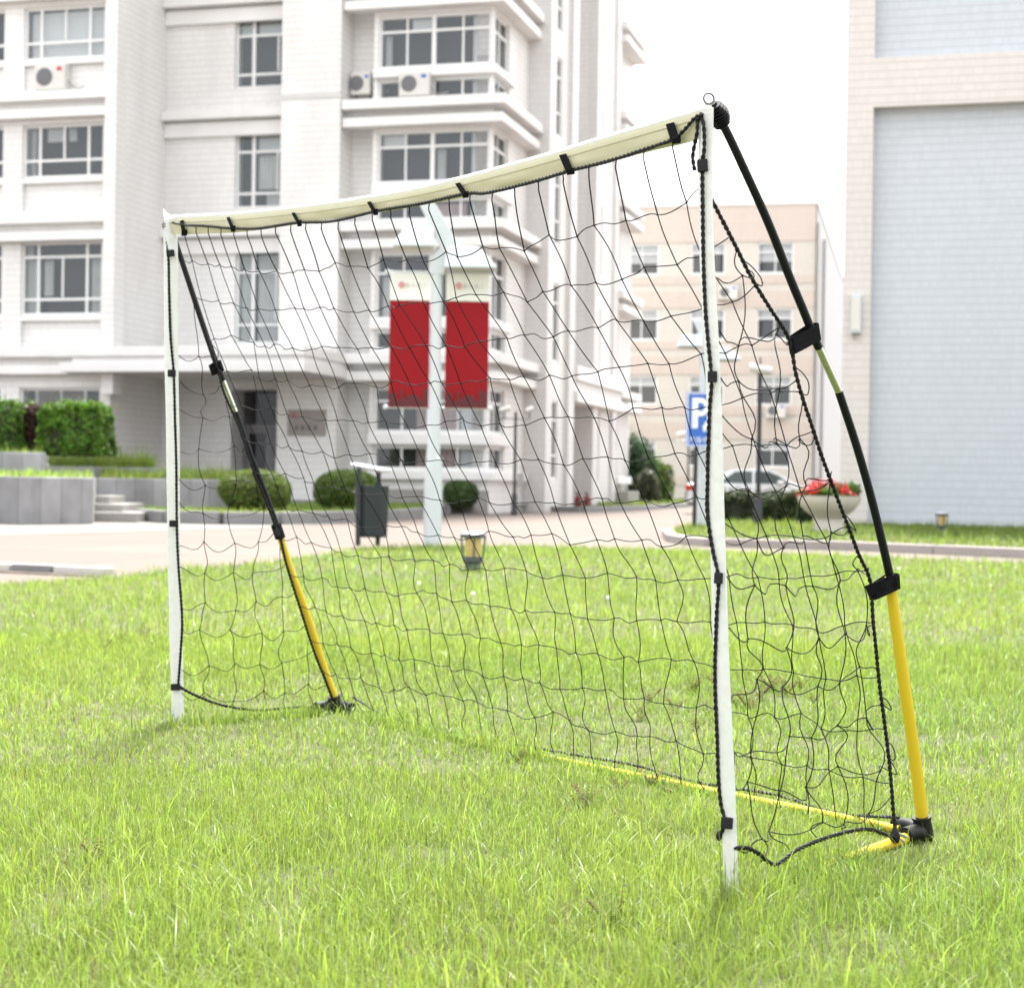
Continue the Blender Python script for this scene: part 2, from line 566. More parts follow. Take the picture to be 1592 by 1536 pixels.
# painted kerb stones at the left edge of the lawn
for i, (x0, x1) in enumerate(((-150, -72), (-70, 16), (18, 81), (83, 163))):
    if i == 0: continue
    y0, y1 = 880 + (x0) * .045 - 2, 880 + (x1) * .045 - 2
    a, b = ground(x0, y0 + 4), ground(x1, y1 + 4)
    t = (b - a).normalized(); n_ = Vector((t.y, -t.x, 0))
    c = (a + b) / 2 - n_ * .06
    mb = MB(); mb.obox((c.x, c.y, .005), t, n_, Vector((0, 0, 1)), (b - a).length / 2 - .008, .075, .032)
    o = mb.build("painted_kerb_stone", M['kerb_b'] if i == 2 else M['kerb_w'], bevel=.012)
    lab = ["", "white painted kerb stone at the left end of the row by the lawn", "black painted kerb stone between two white ones beside the lawn",
               "white painted kerb stone at the right end of the row, half in grass"][i]
    tag(o, lab, "kerb stone", "painted kerb stones by the lawn")

# ------------------------------------------------------------------ buildings
class Frame:
    def __init__(s, ox, oy, deg):
        s.O = Vector((ox, oy, 0)); s.t = R(deg)
        s.u = Vector((math.cos(s.t), -math.sin(s.t), 0)); s.v = Vector((math.sin(s.t), math.cos(s.t), 0))
    def fb(s, px, py, b):
        p = onplane(px, py, s.O + s.v * b, s.v)
        return (p - s.O).dot(s.u), p.z
    def fa(s, px, py, a):
        p = onplane(px, py, s.O + s.u * a, s.u)
        return (p - s.O).dot(s.v), p.z
    def root(s, name):
        return empty(name, s.O, -s.t)

def front_map(b): return lambda s_, z, d: (s_, b + d, z)
def side_map(a): return lambda s_, z, d: (a - d, s_, z)

def panel(mb, P, s0, s1, z0, z1, holes=()):
    """Wall sheet with real openings; hole = (s0,s1,z0,z1,depth,back material index)."""
    ss = sorted({s0, s1, *[h[0] for h in holes], *[h[1] for h in holes]})
    zz = sorted({z0, z1, *[h[2] for h in holes], *[h[3] for h in holes]})
    ss = [x for x in ss if s0 <= x <= s1]; zz = [x for x in zz if z0 <= x <= z1]
    for i in range(len(ss) - 1):
        for j in range(len(zz) - 1):
            cs, cz = (ss[i] + ss[i + 1]) / 2, (zz[j] + zz[j + 1]) / 2
            if any(h[0] < cs < h[1] and h[2] < cz < h[3] for h in holes): continue
            mb.quad(P(ss[i], zz[j], 0), P(ss[i + 1], zz[j], 0), P(ss[i + 1], zz[j + 1], 0), P(ss[i], zz[j + 1], 0), 0)
    for h in holes:
        a0, a1, b0, b1, d, mi = h
        mb.quad(P(a0, b0, 0), P(a1, b0, 0), P(a1, b0, d), P(a0, b0, d), 0)
        mb.quad(P(a0, b1, d), P(a1, b1, d), P(a1, b1, 0), P(a0, b1, 0), 0)
        mb.quad(P(a0, b0, 0), P(a0, b0, d), P(a0, b1, d), P(a0, b1, 0), 0)
        mb.quad(P(a1, b0, d), P(a1, b0, 0), P(a1, b1, 0), P(a1, b1, d), 0)
        mb.quad(P(a0, b0, d), P(a1, b0, d), P(a1, b1, d), P(a0, b1, d), mi)

def mbox(mb, P, s0, s1, z0, z1, d0, d1, mi=0):
    vs = [P(s0, z0, d0), P(s1, z0, d0), P(s1, z0, d1), P(s0, z0, d1), P(s0, z1, d0), P(s1, z1, d0), P(s1, z1, d1), P(s0, z1, d1)]
    mb.add(vs, [(0, 3, 2, 1), (4, 5, 6, 7), (0, 1, 5, 4), (1, 2, 6, 5), (2, 3, 7, 6), (3, 0, 4, 7)], mi)

STY = {
    'wing': dict(v=[(.2, 0, 1, .07), (.8, 0, 1, .07), (.5, .36, 1, .05)], h=[(.33, 0, 1, .07)]),
    'wing_tall': dict(v=[(.2, 0, 1, .07), (.8, 0, 1, .07), (.5, .25, .78, .05)], h=[(.22, 0, 1, .07), (.80, 0, 1, .07)]),
    'tall': dict(v=[(.30, 0, 1, .10), (.72, .24, .78, .05)], h=[(.20, 0, 1, .07), (.76, 0, 1, .07)]),
    'bay': dict(v=[(.25, 0, 1, .05), (.49, 0, 1, .12), (.75, 0, 1, .05)], h=[(.70, 0, 1, .07)]),
    'baylow': dict(v=[(.25, 0, 1, .05), (.49, 0, 1, .12), (.75, 0, 1, .05)], h=[]),
    'two': dict(v=[(.5, 0, 1, .06)], h=[(.68, 0, 1, .07)]),
    'plain2': dict(v=[(.5, 0, 1, .06)], h=[]),
    'slit': dict(v=[], h=[(.3, 0, 1, .06), (.75, 0, 1, .06)]),
}
def window(root, P, s0, s1, z0, z1, sty, set_=.10, fw=.07, cur=(), lab=None):
    """window frame (part) > pane, curtains (sub-parts).  cur = (from, to, low, high, material) fractions"""
    mb = MB()
    mbox(mb, P, s0, s1, z0, z0 + fw, set_, set_ + .08); mbox(mb, P, s0, s1, z1 - fw, z1, set_, set_ + .08)
    mbox(mb, P, s0, s0 + fw, z0 + fw, z1 - fw, set_, set_ + .08); mbox(mb, P, s1 - fw, s1, z0 + fw, z1 - fw, set_, set_ + .08)
    W, H = s1 - s0, z1 - z0
    for x, a, b, t in STY[sty]['v']:
        mbox(mb, P, s0 + x * W - t / 2, s0 + x * W + t / 2, max(z0 + a * H, z0 + fw), min(z0 + b * H, z1 - fw), set_ + .006, set_ + .072)
    for y, a, b, t in STY[sty]['h']:
        mbox(mb, P, max(s0 + a * W, s0 + fw), min(s0 + b * W, s1 - fw), z0 + y * H - t / 2, z0 + y * H + t / 2, set_ + .003, set_ + .075)
    fr = mb.build("window", M['wframe'], root)
    if lab: fr['label'] = lab
    mb = MB(); mb.quad(P(s0 + fw, z0 + fw, set_ + .04), P(s1 - fw, z0 + fw, set_ + .04), P(s1 - fw, z1 - fw, set_ + .04), P(s0 + fw, z1 - fw, set_ + .04))
    mb.build("pane", M['glass'], fr)
    for x0, x1, y0, y1, mt in cur:
        mb = MB(); n = 14
        vs, fs = [], []
        for k in range(n + 1):
            s = s0 + fw + (W - 2 * fw) * (x0 + (x1 - x0) * k / n)
            dd = set_ + .19 + .025 * math.sin(k * 2.2) * (0 if mt == 'blind' else 1)
            vs += [P(s, z0 + fw + (H - 2 * fw) * y0, dd), P(s, z0 + fw + (H - 2 * fw) * y1, dd)]
        for k in range(n): fs.append((2 * k, 2 * k + 2, 2 * k + 3, 2 * k + 1))
        mb.add(vs, fs); mb.build("curtain" if mt != 'blind' else "blind", M[mt], fr, smooth=True)
    return fr

# ---- the dormitory: left wing, entrance recess, column, bay, receding end wall
A = Frame(-.72, 50.0, 15)
rA = A.root("dormitory_building")
tag(rA, "white tiled dormitory block with stacked ledges, bay windows and an entrance canopy", "building")
LZ = [3.75, 7.60, 11.14, 14.55, 18.0]
TOP = 22.6
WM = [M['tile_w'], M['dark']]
bw = -3.0
aw1 = A.fb(176, 250, bw)[0]; a_r0 = aw1
ac0, ac1 = A.fb(436, 250, -.5)[0], A.fb(528, 250, -.5)[0]
ab0 = A.fb(581, 130, 0)[0]

# left wing
mb = MB(); P = front_map(bw); holes = []
lw = []
x0, x1 = A.fb(37, 60, bw)[0], A.fb(163, 60, bw)[0]
spanW = x1 - x0
for q in range(3):
    s0, s1 = x0 - q * (spanW + .62), x1 - q * (spanW + .62)
    for k, (za, zb, sty) in enumerate(((2.3, 3.4, 'wing'), (5.5, 7.62, 'wing_tall'), (9.48, 11.02, 'wing'), (12.9, 14.42, 'wing'), (16.3, 17.85, 'wing'))):
        holes.append((s0, s1, za, zb, .5, 1)); lw.append((q, k, s0, s1, za, zb, sty))
        if k: holes.append((s0 + .02, s1 - .02, za - .95, za - .16, .13, 0))
panel(mb, P, -26, aw1, -.05, TOP, holes)
panel(mb, side_map(aw1), bw, .35, -.05, TOP)
mb.build("wing_wall", WM, rA)
for q, k, s0, s1, za, zb, sty in lw:
    cur = []
    if q == 0:
        cur = {1: [(.02, .18, .0, .8, 'curtain'), (.22, .34, .26, .78, 'curtain'), (.84, .98, 0, .8, 'curtain'), (.0, .08, 0, 1, 'curtain')],
               2: [(.03, .10, 0, 1, 'curtain'), (.24, .48, .72, 1, 'curtain'), (.52, .62, .72, 1, 'curtain')],
               3: [(.02, .98, .02, .98, 'blind')]}.get(k, [])
    window(rA, P, s0, s1, za, zb, sty, cur=cur)
    if k == 0:
        mb = MB()
        for i in range(17):
            s = s0 + .55 + i * (s1 - s0 - 1.1) / 16
            mbox(mb, P, s - .012, s + .012, za + .08, zb - .08, .04, .065)
        mb.build("window_bars", M['pipe'], rA)

q = MB(); q.box(aw1 - .10, aw1 + .26, bw - .34, bw + .25, 3.2, TOP); q.build("corner_strip", M['tile_w'], rA)
# recess between the wing and the column
mb = MB(); holes = []; P = front_map(.30); rw = []
for (y0, y1) in ((28, 136), (207, 323), (387, 534)):
    p0, p1 = A.fb(365, (y0 + y1) / 2, .3)[0], A.fb(442, (y0 + y1) / 2, .3)[0]
    za, zb = A.fb(403, y1, .3)[1], A.fb(403, y0, .3)[1]
    rw.append((p0, ac0 + .02, za, zb))
rw.append((rw[0][0], rw[0][1], rw[0][2] + 3.42, rw[0][3] + 3.42))
d0, d1 = A.fb(359, 680, .3)[0], A.fb(434, 680, .3)[0]
zd0, zd1 = .28, A.fb(400, 606, .3)[1]
for r_ in rw: holes.append((*r_, .55, 1))
holes.append((d0, d1, zd0, zd1, 1.6, 1))
panel(mb, P, aw1, ac0, -.05, TOP, holes)
mb.build("recess_wall", WM, rA)
for i, r_ in enumerate(rw):
    cur = {0: [(.0, .28, .8, 1, 'blind'), (.33, 1, .8, 1, 'blind')], 1: [(.34, .66, .25, .74, 'curtain'), (.74, .98, .25, .74, 'curtain'), (.5, 1, .0, .2, 'curtain'), (.33, 1, .8, 1, 'blind')],
           2: [(.0, .25, .0, 1, 'curtain'), (.34, .72, .0, .98, 'curtain')]}.get(i, [])
    window(rA, P, *r_, 'tall', set_=.14, cur=cur)
# entrance doors, glass in grey frames, under a dark fanlight
dr = MB()
ztr = A.fb(400, 662, .3)[1]
for s in (d0 + .03, (d0 + d1) / 2 + .12, d1 - .03): mbox(dr, P, s - .06, s + .06, zd0, ztr, .9, .98)
mbox(dr, P, d0, d1, ztr - .09, ztr + .07, .88, 1.0)
dro = dr.build("door_frame", M['door'], rA)
for s0, s1 in ((d0 + .09, (d0 + d1) / 2 + .06), ((d0 + d1) / 2 + .18, d1 - .09)):
    q = MB(); mbox(q, P, s0, s0 + .1, zd0, ztr - .1, .92, .96); mbox(q, P, s1 - .1, s1, zd0, ztr - .1, .92, .96)
    mbox(q, P, s0 + .1, s1 - .1, zd0, zd0 + .22, .92, .96); mbox(q, P, s0 + .1, s1 - .1, ztr - .2, ztr - .1, .92, .96)
    dd = q.build("door", M['door'], rA)
    q = MB(); q.quad(P(s0 + .1, zd0 + .22, .94), P(s1 - .1, zd0 + .22, .94), P(s1 - .1, ztr - .2, .94), P(s0 + .1, ztr - .2, .94)); q.build("pane", M['glass_dark'], dd)
    q = MB(); mbox(q, P, s0 + .14, s0 + .17, zd0 + .75, zd0 + 1.25, .87, .89); q.build("handle", M['steel'], dd)
q = MB(); mbox(q, P, d0 + .2, d0 + 1.0, zd0 + .78, zd0 + .86, 1.2, 1.22); q.build("red_notice", M['print_red'], rA)
q = MB(); mbox(q, P, d0 + .2, d0 + 1.0, zd0 + .66, zd0 + .77, 1.2, 1.22); q.build("blue_notice", M['sign_blue'], rA)
q = MB(); q.quad(P(d0, ztr + .07, .94), P(d1, ztr + .07, .94), P(d1, zd1, .94), P(d0, zd1, .94)); q.build("fanlight", M['glass_dark'], rA)

# column and recess beside the bay
mb = MB(); mb.box(ac0, ac1, -.5, 1.6, -.05, TOP)
mb.build("column", M['tile_w'], rA)
mb = MB(); panel(mb, front_map(.55), ac1, ab0, -.05, TOP)
mb.build("side_wall", M['tile_w'], rA)
for z in LZ:
    mb = MB(); mbox(mb, front_map(-.5), ac0 - .01, ac1 + .01, z + .88, z + 1.02, -.025, .0)
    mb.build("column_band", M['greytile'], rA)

# bay: front and side with windows
mb = MB(); P = front_map(0); S = side_map(0); hf, hsd, bwn, bsw = [], [], [], []
s0, s1 = A.fb(588, 130, 0)[0], A.fb(762, 130, 0)[0]
fl = [(3.28 - 1.0, 3.58, 1.2, 1.88), (5.58, 7.5, 4.68, 5.24), (9.55, 11.05, 8.46, 9.06), (12.9, 14.42, 11.98, 12.56), (16.3, 17.85, 15.36, 15.96)]
for k, (ma, mb_, la, lb) in enumerate(fl):
    for (za, zb, sty) in ((ma, mb_, 'bay'), (la, lb, 'baylow')):
        hf.append((s0, s1, za, zb, .5, 1)); bwn.append((k, s0, s1, za, zb, sty))
        hsd.append((.12, 1.75, za, zb, .5, 1)); bsw.append((k, .12, 1.75, za, zb, 'two' if sty == 'bay' else 'plain2'))
panel(mb, P, ab0, 0, -.05, TOP, hf)
panel(mb, S, 0, 4.0, -.05, TOP, hsd)
panel(mb, side_map(ab0), 0, .55, -.05, TOP)
mb.build("bay_wall", WM, rA)
for k, a0, a1, za, zb, sty in bwn:
    cur = [(.84, 1.0, .0, 1.0, 'blind')]
    if k == 0: cur = [(.36, .47, 0, 1, 'curtain_p'), (.52, .73, 0, 1, 'curtain_p'), (.77, 1, 0, 1, 'blind')]
    elif sty == 'bay': cur += {1: [(.02, .22, .0, .68, 'curtain')], 2: [(.01, .23, .72, 1, 'blind'), (.52, .60, 0, .68, 'curtain')], 3: [(.27, .47, .72, 1, 'blind'), (.02, .08, 0, .68, 'curtain')], 4: [(.52, .74, 0, 1, 'curtain')]}.get(k, [])
    elif sty == 'baylow': cur += [(.52, .8, 0, .9, 'curtain_p')] if k == 2 else []
    window(rA, P, a0, a1, za, zb, sty, set_=.08, cur=cur)
for k, a0, a1, za, zb, sty in bsw:
    window(rA, S, a0, a1, za, zb, sty, set_=.08, cur=[(.0, .45, 0, 1, 'curtain')])
def ring(name, pts_boxes, mat=None):
    mb = MB()
    for b_ in pts_boxes: mb.box(*b_)
    return mb.build(name, mat or M['ledge'], rA, bevel=.02)
for k, (ma, mb_, la, lb) in enumerate(fl):
    z0, z1 = lb + .04, ma - .05
    ring("sill_band", [(ab0 + .02, .16, -.16, .0, z0, z1), (0.0, .16, .003, 2.0, z0 + .003, z1 - .003)])
ring("sill_band", [(ab0 + .02, .20, -.2, 0, .9, 1.16), (0.0, .2, .003, 3.9, .903, 1.157)])
for k, z in enumerate(LZ):
    for (z0, z1, o_) in ((z, z + .27, .42), (z + .50, z + .79, .50)):
        ring("bay_ledge", [(ac1 + .03, o_, -o_, 0.0, z0, z1), (0.0, o_ - .003, .003, 4.15, z0 + .003, z1 - .003)])
        ring("wing_ledge", [(-26, aw1 - .103, bw - .3, bw, z0 + .02, z1)])
    ring("recess_ledge", [(aw1 + .003, ac0 - .005, -.05, .30, z + .52, z + .78)])
    ring("recess_ledge", [(aw1 + .003, ac0 - .005, .16, .30, z + .02, z + .45)])
# end wall: piers, slit windows, recess, far bay
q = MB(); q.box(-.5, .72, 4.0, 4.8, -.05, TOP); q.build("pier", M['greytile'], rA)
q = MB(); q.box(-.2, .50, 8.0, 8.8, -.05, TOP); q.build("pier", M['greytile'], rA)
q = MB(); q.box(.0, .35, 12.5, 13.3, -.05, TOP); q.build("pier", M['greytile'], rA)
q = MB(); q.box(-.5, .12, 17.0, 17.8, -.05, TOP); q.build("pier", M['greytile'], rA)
mb = MB(); h1, h2 = [], []
S1, S2 = side_map(.35), side_map(.02)
for z in (1.0, 4.8, 8.6, 12.1, 15.5):
    h1.append((6.05, 7.1, z, z + 2.55, .4, 1)); h2.append((13.9, 15.1, z, z + 2.55, .4, 1))
panel(mb, S1, 4.8, 8.0, -.05, TOP, h1)
panel(mb, S2, 13.3, 17.0, -.05, TOP, h2)
panel(mb, side_map(-.9), 8.8, 12.5, -.05, TOP)
panel(mb, front_map(12.5), -.9, .01, -.05, TOP)
# far bay
h3 = []
for (ma, mb_, la, lb) in fl:
    h3 += [(18.0, 19.6, ma, mb_, .4, 1), (18.0, 19.6, la, lb, .4, 1)]
panel(mb, side_map(-.22), 17.8, 22.0, -.05, TOP, h3)
mb.build("end_wall", [M['tile_w_dark'], M['dark']], rA)
for h in h1: window(rA, S1, *h[:4], 'slit', set_=.05)
for h in h2: window(rA, S2, *h[:4], 'slit', set_=.05)
for h in h3: window(rA, side_map(-.22), *h[:4], 'two' if h[3] - h[2] > 1 else 'plain2', set_=.04, cur=[(0, 1, 0, 1, 'blind')])
for k, z in enumerate(LZ):
    for (z0, z1) in ((z, z + .27), (z + .5, z + .79)):
        ring("end_ledge", [(-.3, .34, 17.9, 21.8, z0, z1)])
ring("end_ledge", [(-.3, .2, 17.9, 20.6, .9, 1.2)])
ring("plinth_block", [(-.3, .6, 17.9, 20.2, -.05, .62)], M['granite_l'])
ring("porch_slab", [(-.85, .62, 8.9, 16.95, 3.62, 3.98)]); ring("porch_slab", [(-.85, .62, 8.9, 16.95, 4.35, 4.85)])
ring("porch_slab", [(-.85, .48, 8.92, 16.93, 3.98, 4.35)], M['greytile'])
# solid behind, and roof
mb = MB()
mb.box(-26, aw1 - .05, bw + .6, 24, -.05, TOP - .02); mb.box(aw1 - .05, ac0, 2.0, 24, -.05, TOP - .02); mb.box(ac0, -1.0, 1.7, 24, -.05, TOP - .02)
mb.build("main_block", M['tile_w'], rA)
q = MB(); q.box(-26.5, .4, bw - .4, 22, TOP, TOP + .4); q.build("roof", M['ledge'], rA)
# low base of the bay
ring("plinth", [(ab0 + .1, .05, -.06, .0, -.05, .62)], M['granite_l'])

# entrance canopy
ca0, ca1 = A.fb(92, 560, -3.8)[0], A.fb(471, 560, -3.8)[0]
zz = [A.fb(280, y, -3.8)[1] for y in (538, 553, 563, 578)]
cn = MB()
cn.box(ca0 + .25, ca1, -3.72, .28, zz[1], zz[0])
cn.box(ca0, ca1 + .03, -3.8, .27, zz[3], zz[2])
cn.box(ca0 + .3, ca1 - .05, -3.6, .26, zz[2], zz[1])
cno = cn.build("canopy", M['ledge'], rA, bevel=.02)
# drainpipe
q = MB(); p = A.fb(244, 440, .3); q.tube([(p[0], .22, A.fb(244, 530, .3)[1]), (p[0], .22, A.fb(244, 372, .3)[1])], .055, 8)
q.build("drainpipe", M['pipe'], rA, smooth=True)
# low porch floor
q = MB(); q.box(aw1 + .003, ac1, -2.2, .295, -.05, .27); q.build("porch_floor", M['granite'], rA)

# plaque by the door: bronze panel with a red mark and two dark characters
p0, p1 = A.fb(448, 657, -.5), A.fb(507, 657, -.5)
zt, zb = A.fb(478, 637, -.5)[1], A.fb(478, 677, -.5)[1]
pq = MB(); pq.box(p0[0], p1[0], -.555, -.503, zb, zt)
po = pq.build("wall_plaque", M['plaque'], None, bevel=.01); po.location = A.O; po.rotation_euler = (0, 0, -A.t)
tag(po, "grey brown metal name plaque on the white column beside the entrance", "plaque")
q = MB(); q.box(p0[0] + .15, p0[0] + .25, -.562, -.557, zt - .22, zt - .12); q.build("emblem", M['print_red'], po)
q = MB()
for i in range(4):
    for j in range(3):
        q.box(p0[0] + .22 + i * .2, p0[0] + .34 + i * .2, -.562, -.557, zb + .16 + j * .05, zb + .18 + j * .05)
    q.box(p0[0] + .27 + i * .2, p0[0] + .29 + i * .2, -.565, -.563, zb + .14, zb + .29)
q.build("lettering", M['metal_black'], po)

def air_con(frame, a, b, z, w_, h_, label, fx=.33):
    r_ = empty("air_conditioner", frame.O + frame.u * a + frame.v * b + Vector((0, 0, z)), -frame.t)
    tag(r_, label, "air conditioner", "air conditioner units on the facades")
    q = MB(); q.box(0, w_, 0, .34, 0, h_); q.build("casing", M['ac'], r_, bevel=.02)
    q = MB(); n = 28
    vs = [(w_ * fx + math.cos(2 * math.pi * k / n) * h_ * .34, -.012, h_ * .5 + math.sin(2 * math.pi * k / n) * h_ * .34) for k in range(n)]
    vs += [(x, .02, z_) for x, y, z_ in vs]
    q.add(vs, [tuple(range(n))[::-1]] + [(k, (k + 1) % n, n + (k + 1) % n, n + k) for k in range(n)])
    q.build("fan_grille", M['ac_d'], r_)
    q = MB(); q.box(w_ * .74, w_ * .9, -.012, -.004, h_ * .72, h_ * .86); q.build("badge", M['sign_blue'] if fx != .331 else M['print_red'], r_)
    q = MB(); q.box(.08, .12, .02, .36, -.05, -.003); q.box(w_ - .12, w_ - .08, .02, .36, -.05, -.003); q.build("bracket", M['pipe'], r_)
    q = MB(); q.tube([(w_, .2, h_ * .4), (w_ + .14, .2, h_ * .15), (w_ + .3, .22, .05), (w_ + .5, .25, .12)], .018, 6); q.build("hose", M['pipe'], r_)
    return r_
p0, p1 = A.fb(60, 124, bw), A.fb(107, 124, bw)
air_con(A, p0[0], bw - .24, A.fb(84, 143, bw)[1], p1[0] - p0[0], .76, "air conditioner with red badge in the niche below a left wing window", .331)
p0, p1 = A.fb(546, 130, .2), A.fb(573, 130, .2)
air_con(A, p0[0], .15, A.fb(556, 148, .2)[1], .6, .66, "air conditioner hanging in the corner between the column and the bay", .3)
p0, p1 = A.fb(621, 130, -.3), A.fb(668, 130, -.3)
air_con(A, p0[0], -.36, LZ[2] + .85, p1[0] - p0[0], .7, "air conditioner on the ledge in the middle of the bay")

# two red extinguishers in the dark porch
for px in (899, 913):
    b_ = 10.6
    p = A.O + A.u * (A.fb(px, 780, b_)[0]) + A.v * b_
    q = MB(); q.lathe([(.12, 0), (.13, .03), (.13, .38), (.09, .47), (.04, .50), (.04, .55), (.02, .56)], 14)
    o = q.build("fire_extinguisher", M['hydrant'], smooth=True, loc=(p.x, p.y, -.04))
    tag(o, "left one of the two red fire extinguishers standing in the porch" if px < 905 else "right one of the two red fire extinguishers standing in the porch",
        "fire extinguisher", "red extinguishers in the porch")
    q = MB(); q.box(-.11, .02, -.02, .02, .56, .61); q.build("handle", M['metal_black'], o)

# ---- the banded office block in the gap
C = Frame(ground(1262, 761 + 23).x * 90 / ground(1262, 784).y, 90, 13)
rC = C.root("office_block")
tag(rC, "four storey office block with pink and cream tile bands seen in the gap", "building")
zc = lambda y: C.fb(1110, y, 0)[1]
cols = [(870, 921), (972, 1025), (1074, 1128), (1177, 1234)]
rows = [(378, 427), (480, 529), (584, 630), (685, 726)]
mb = MB(); P = front_map(0); hs_ = []; ws = []
for j, (y0, y1) in enumerate(rows):
    for i, (c0, c1) in enumerate(cols):
        a0, a1 = C.fb(c0, 400, 0)[0], C.fb(c1, 400, 0)[0]
        hs_.append((a0, a1, zc(y1), zc(y0), .5, 1)); ws.append((i, j, a0, a1, zc(y1), zc(y0)))
ctop = zc(321)
panel(mb, P, -18, 0, -.05, ctop, hs_)
panel(mb, side_map(0), 0, 46, -.05, ctop)
mb.box(-18, -.02, 46, 46.2, -.05, ctop)
mb.box(-17.9, -.6, .7, 45.9, -.05, ctop - .2)
mb.build("wall", [M['cream'], M['dark']], rC)
for y0, y1 in ((321.5, 377), (429, 442), (453, 479), (531, 543), (554, 582), (632, 645), (656, 683), (741, 755)):
    q = MB(); mbox(q, P, -18, .0, zc(y1), zc(y0), -.05, -.003); q.build("tile_band", M['pinkband'], rC)
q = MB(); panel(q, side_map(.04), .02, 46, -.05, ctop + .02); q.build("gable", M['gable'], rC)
q = MB(); q.box(-18, .1, -.12, 46.2, ctop, ctop + .22); q.build("roof_edge", M['ledge'], rC)
for i, j, a0, a1, za, zb in ws:
    window(rC, P, a0, a1, za, zb, 'two', set_=.08, fw=.1, cur=[(0, 1, .68, 1, 'blind')] + ([(0, 1, .38, .66, 'blind')] if j == 0 and i in (1, 3) else []))
for s in (.12, 6.0):
    q = MB(); q.tube([(s if s < 1 else .14, -.12 if s < 1 else s, -.05), (s if s < 1 else .14, -.12 if s < 1 else s, ctop - 1.0)], .07, 8); q.build("drainpipe", M['pipe'], rC, smooth=True)
for (px, py, lab) in ((1192, 641, "air conditioner on the pink band of the office block, below a right hand window"), (1118, 458, "air conditioner on the office block partly behind the white goal post")):
    a, z = C.fb(px, py, 0)
    air_con(C, a, -.45, z - .3, 1.0, .72, lab)

# ---- the blue-tiled building at the right
Bf = Frame(at(1306, 764, 36).x, 36.0, 15)
rB = Bf.root("tiled_building")
tag(rB, "tall building with pale blue tile panels framed by warm white tiles at right", "building")
bt = 17.5
pa0 = Bf.fb(1353, 500, 0)[0]
zb0, zb1 = Bf.fb(1480, 162, 0)[1], Bf.fb(1480, 85, 0)[1]
mb = MB(); P = front_map(0)
panel(mb, P, 0, 18, -.05, bt, [(pa0, 15.5, -.04, zb0, .28, 1), (pa0, 15.5, zb1, bt - 1.5, .28, 1)])
panel(mb, side_map(18), 0, 12, -.05, bt)
mb.quad((0, 12, -.05), (0, 0, -.05), (0, 0, bt), (0, 12, bt)); mb.box(0.01, 17.99, 12, 12.2, -.05, bt); mb.box(0.3, 17.7, .4, 11.9, -.05, bt - .1)
mb.build("wall", [M['b_pink'], M['b_blue']], rB)
q = MB(); q.box(-.1, 18.1, -.1, 12.3, bt, bt + .3); q.build("roof_edge", M['ledge'], rB)
a0, z0 = Bf.fb(1323, 519, 0); a1, z1 = Bf.fb(1340, 459, 0)
rl = empty("wall_light_box", Bf.O + Bf.u * a0 + Vector((0, 0, z0)) - Bf.v * .0, -Bf.t)
tag(rl, "white upright box fixed to the corner of the tiled building", "wall box")
q = MB(); q.box(0, a1 - a0, -.16, -.003, 0, z1 - z0); q.build("casing", M['metal_white'], rl, bevel=.015)
q = MB(); q.box(.02, a1 - a0 - .02, -.175, -.163, .06, z1 - z0 - .06); q.build("front_panel", M['ac'], rl)
q = MB(); q.box(.06, .10, -.1, -.06, -.12, -.003); q.build("cable_gland", M['plaque'], rl)
# ---- granite terraces, steps
def block(name, px_poly, zt, z0, label, cat, mat, back=None):
    pts = [at(px, 760, Y) for px, Y in px_poly]
    q = MB(); q.prism([(p.x, p.y) for p in pts], z0, zt); 
    o = q.build(name, mat, bevel=.015)
    return tag(o, label, cat)

def granite_slabs():
    m, n, out = newmat("granite_slabs")
    p = N(n, "ShaderNodeBsdfPrincipled"); p.inputs['Roughness'].default_value = .65
    tc = N(n, "ShaderNodeTexCoord"); sp = N(n, "ShaderNodeSeparateXYZ"); n.links.new(tc.outputs['Object'], sp.inputs[0])
    def mt(op, a, b=None):
        q = N(n, "ShaderNodeMath", operation=op)
        for i, x in enumerate((a, b)):
            if x is None: continue
            if isinstance(x, (int, float)): q.inputs[i].default_value = x
            else: n.links.new(x, q.inputs[i])
        return q.outputs[0]
    u = mt('DIVIDE', mt('ADD', sp.outputs[0], mt('MULTIPLY', sp.outputs[1], .35)), .40)
    joint = mt('LESS_THAN', mt('FRACT', u), .03)
    wn = N(n, "ShaderNodeTexWhiteNoise", noise_dimensions='1D'); n.links.new(mt('FLOOR', u), wn.inputs['W'])
    no = N(n, "ShaderNodeTexNoise"); no.inputs['Scale'].default_value = 2.2; no.inputs['Detail'].default_value = 7
    n.links.new(tc.outputs['Object'], no.inputs['Vector'])
    v = mt('ADD', mt('MULTIPLY', wn.outputs['Value'], .09), mt('MULTIPLY', no.outputs['Fac'], .22))
    v = mt('ADD', v, .085)
    v = mt('MULTIPLY', v, mt('SUBTRACT', 1.0, mt('MULTIPLY', joint, .55)))
    cv = N(n, "ShaderNodeCombineColor"); n.links.new(v, cv.inputs[0]); n.links.new(v, cv.inputs[1]); n.links.new(mt('MULTIPLY', v, 1.03), cv.inputs[2])
    n.links.new(cv.outputs[0], p.inputs['Base Color']); n.links.new(p.outputs[0], out.inputs['Surface'])
    return m
M['slabs'] = granite_slabs()
block("granite_planter", [(-420, 33.5), (48, 30.4), (145, 31.6), (150, 35.0), (-420, 37)], .80, -.05, "large grey granite planter block with a sharp corner beside the steps", "planter wall", M['slabs'])
block("upper_planter", [(-420, 35.8), (70, 35.5), (72, 39), (-420, 39.5)], 1.30, .8, "upper tier granite planter carrying the tall green hedge", "planter wall", M['slabs'])
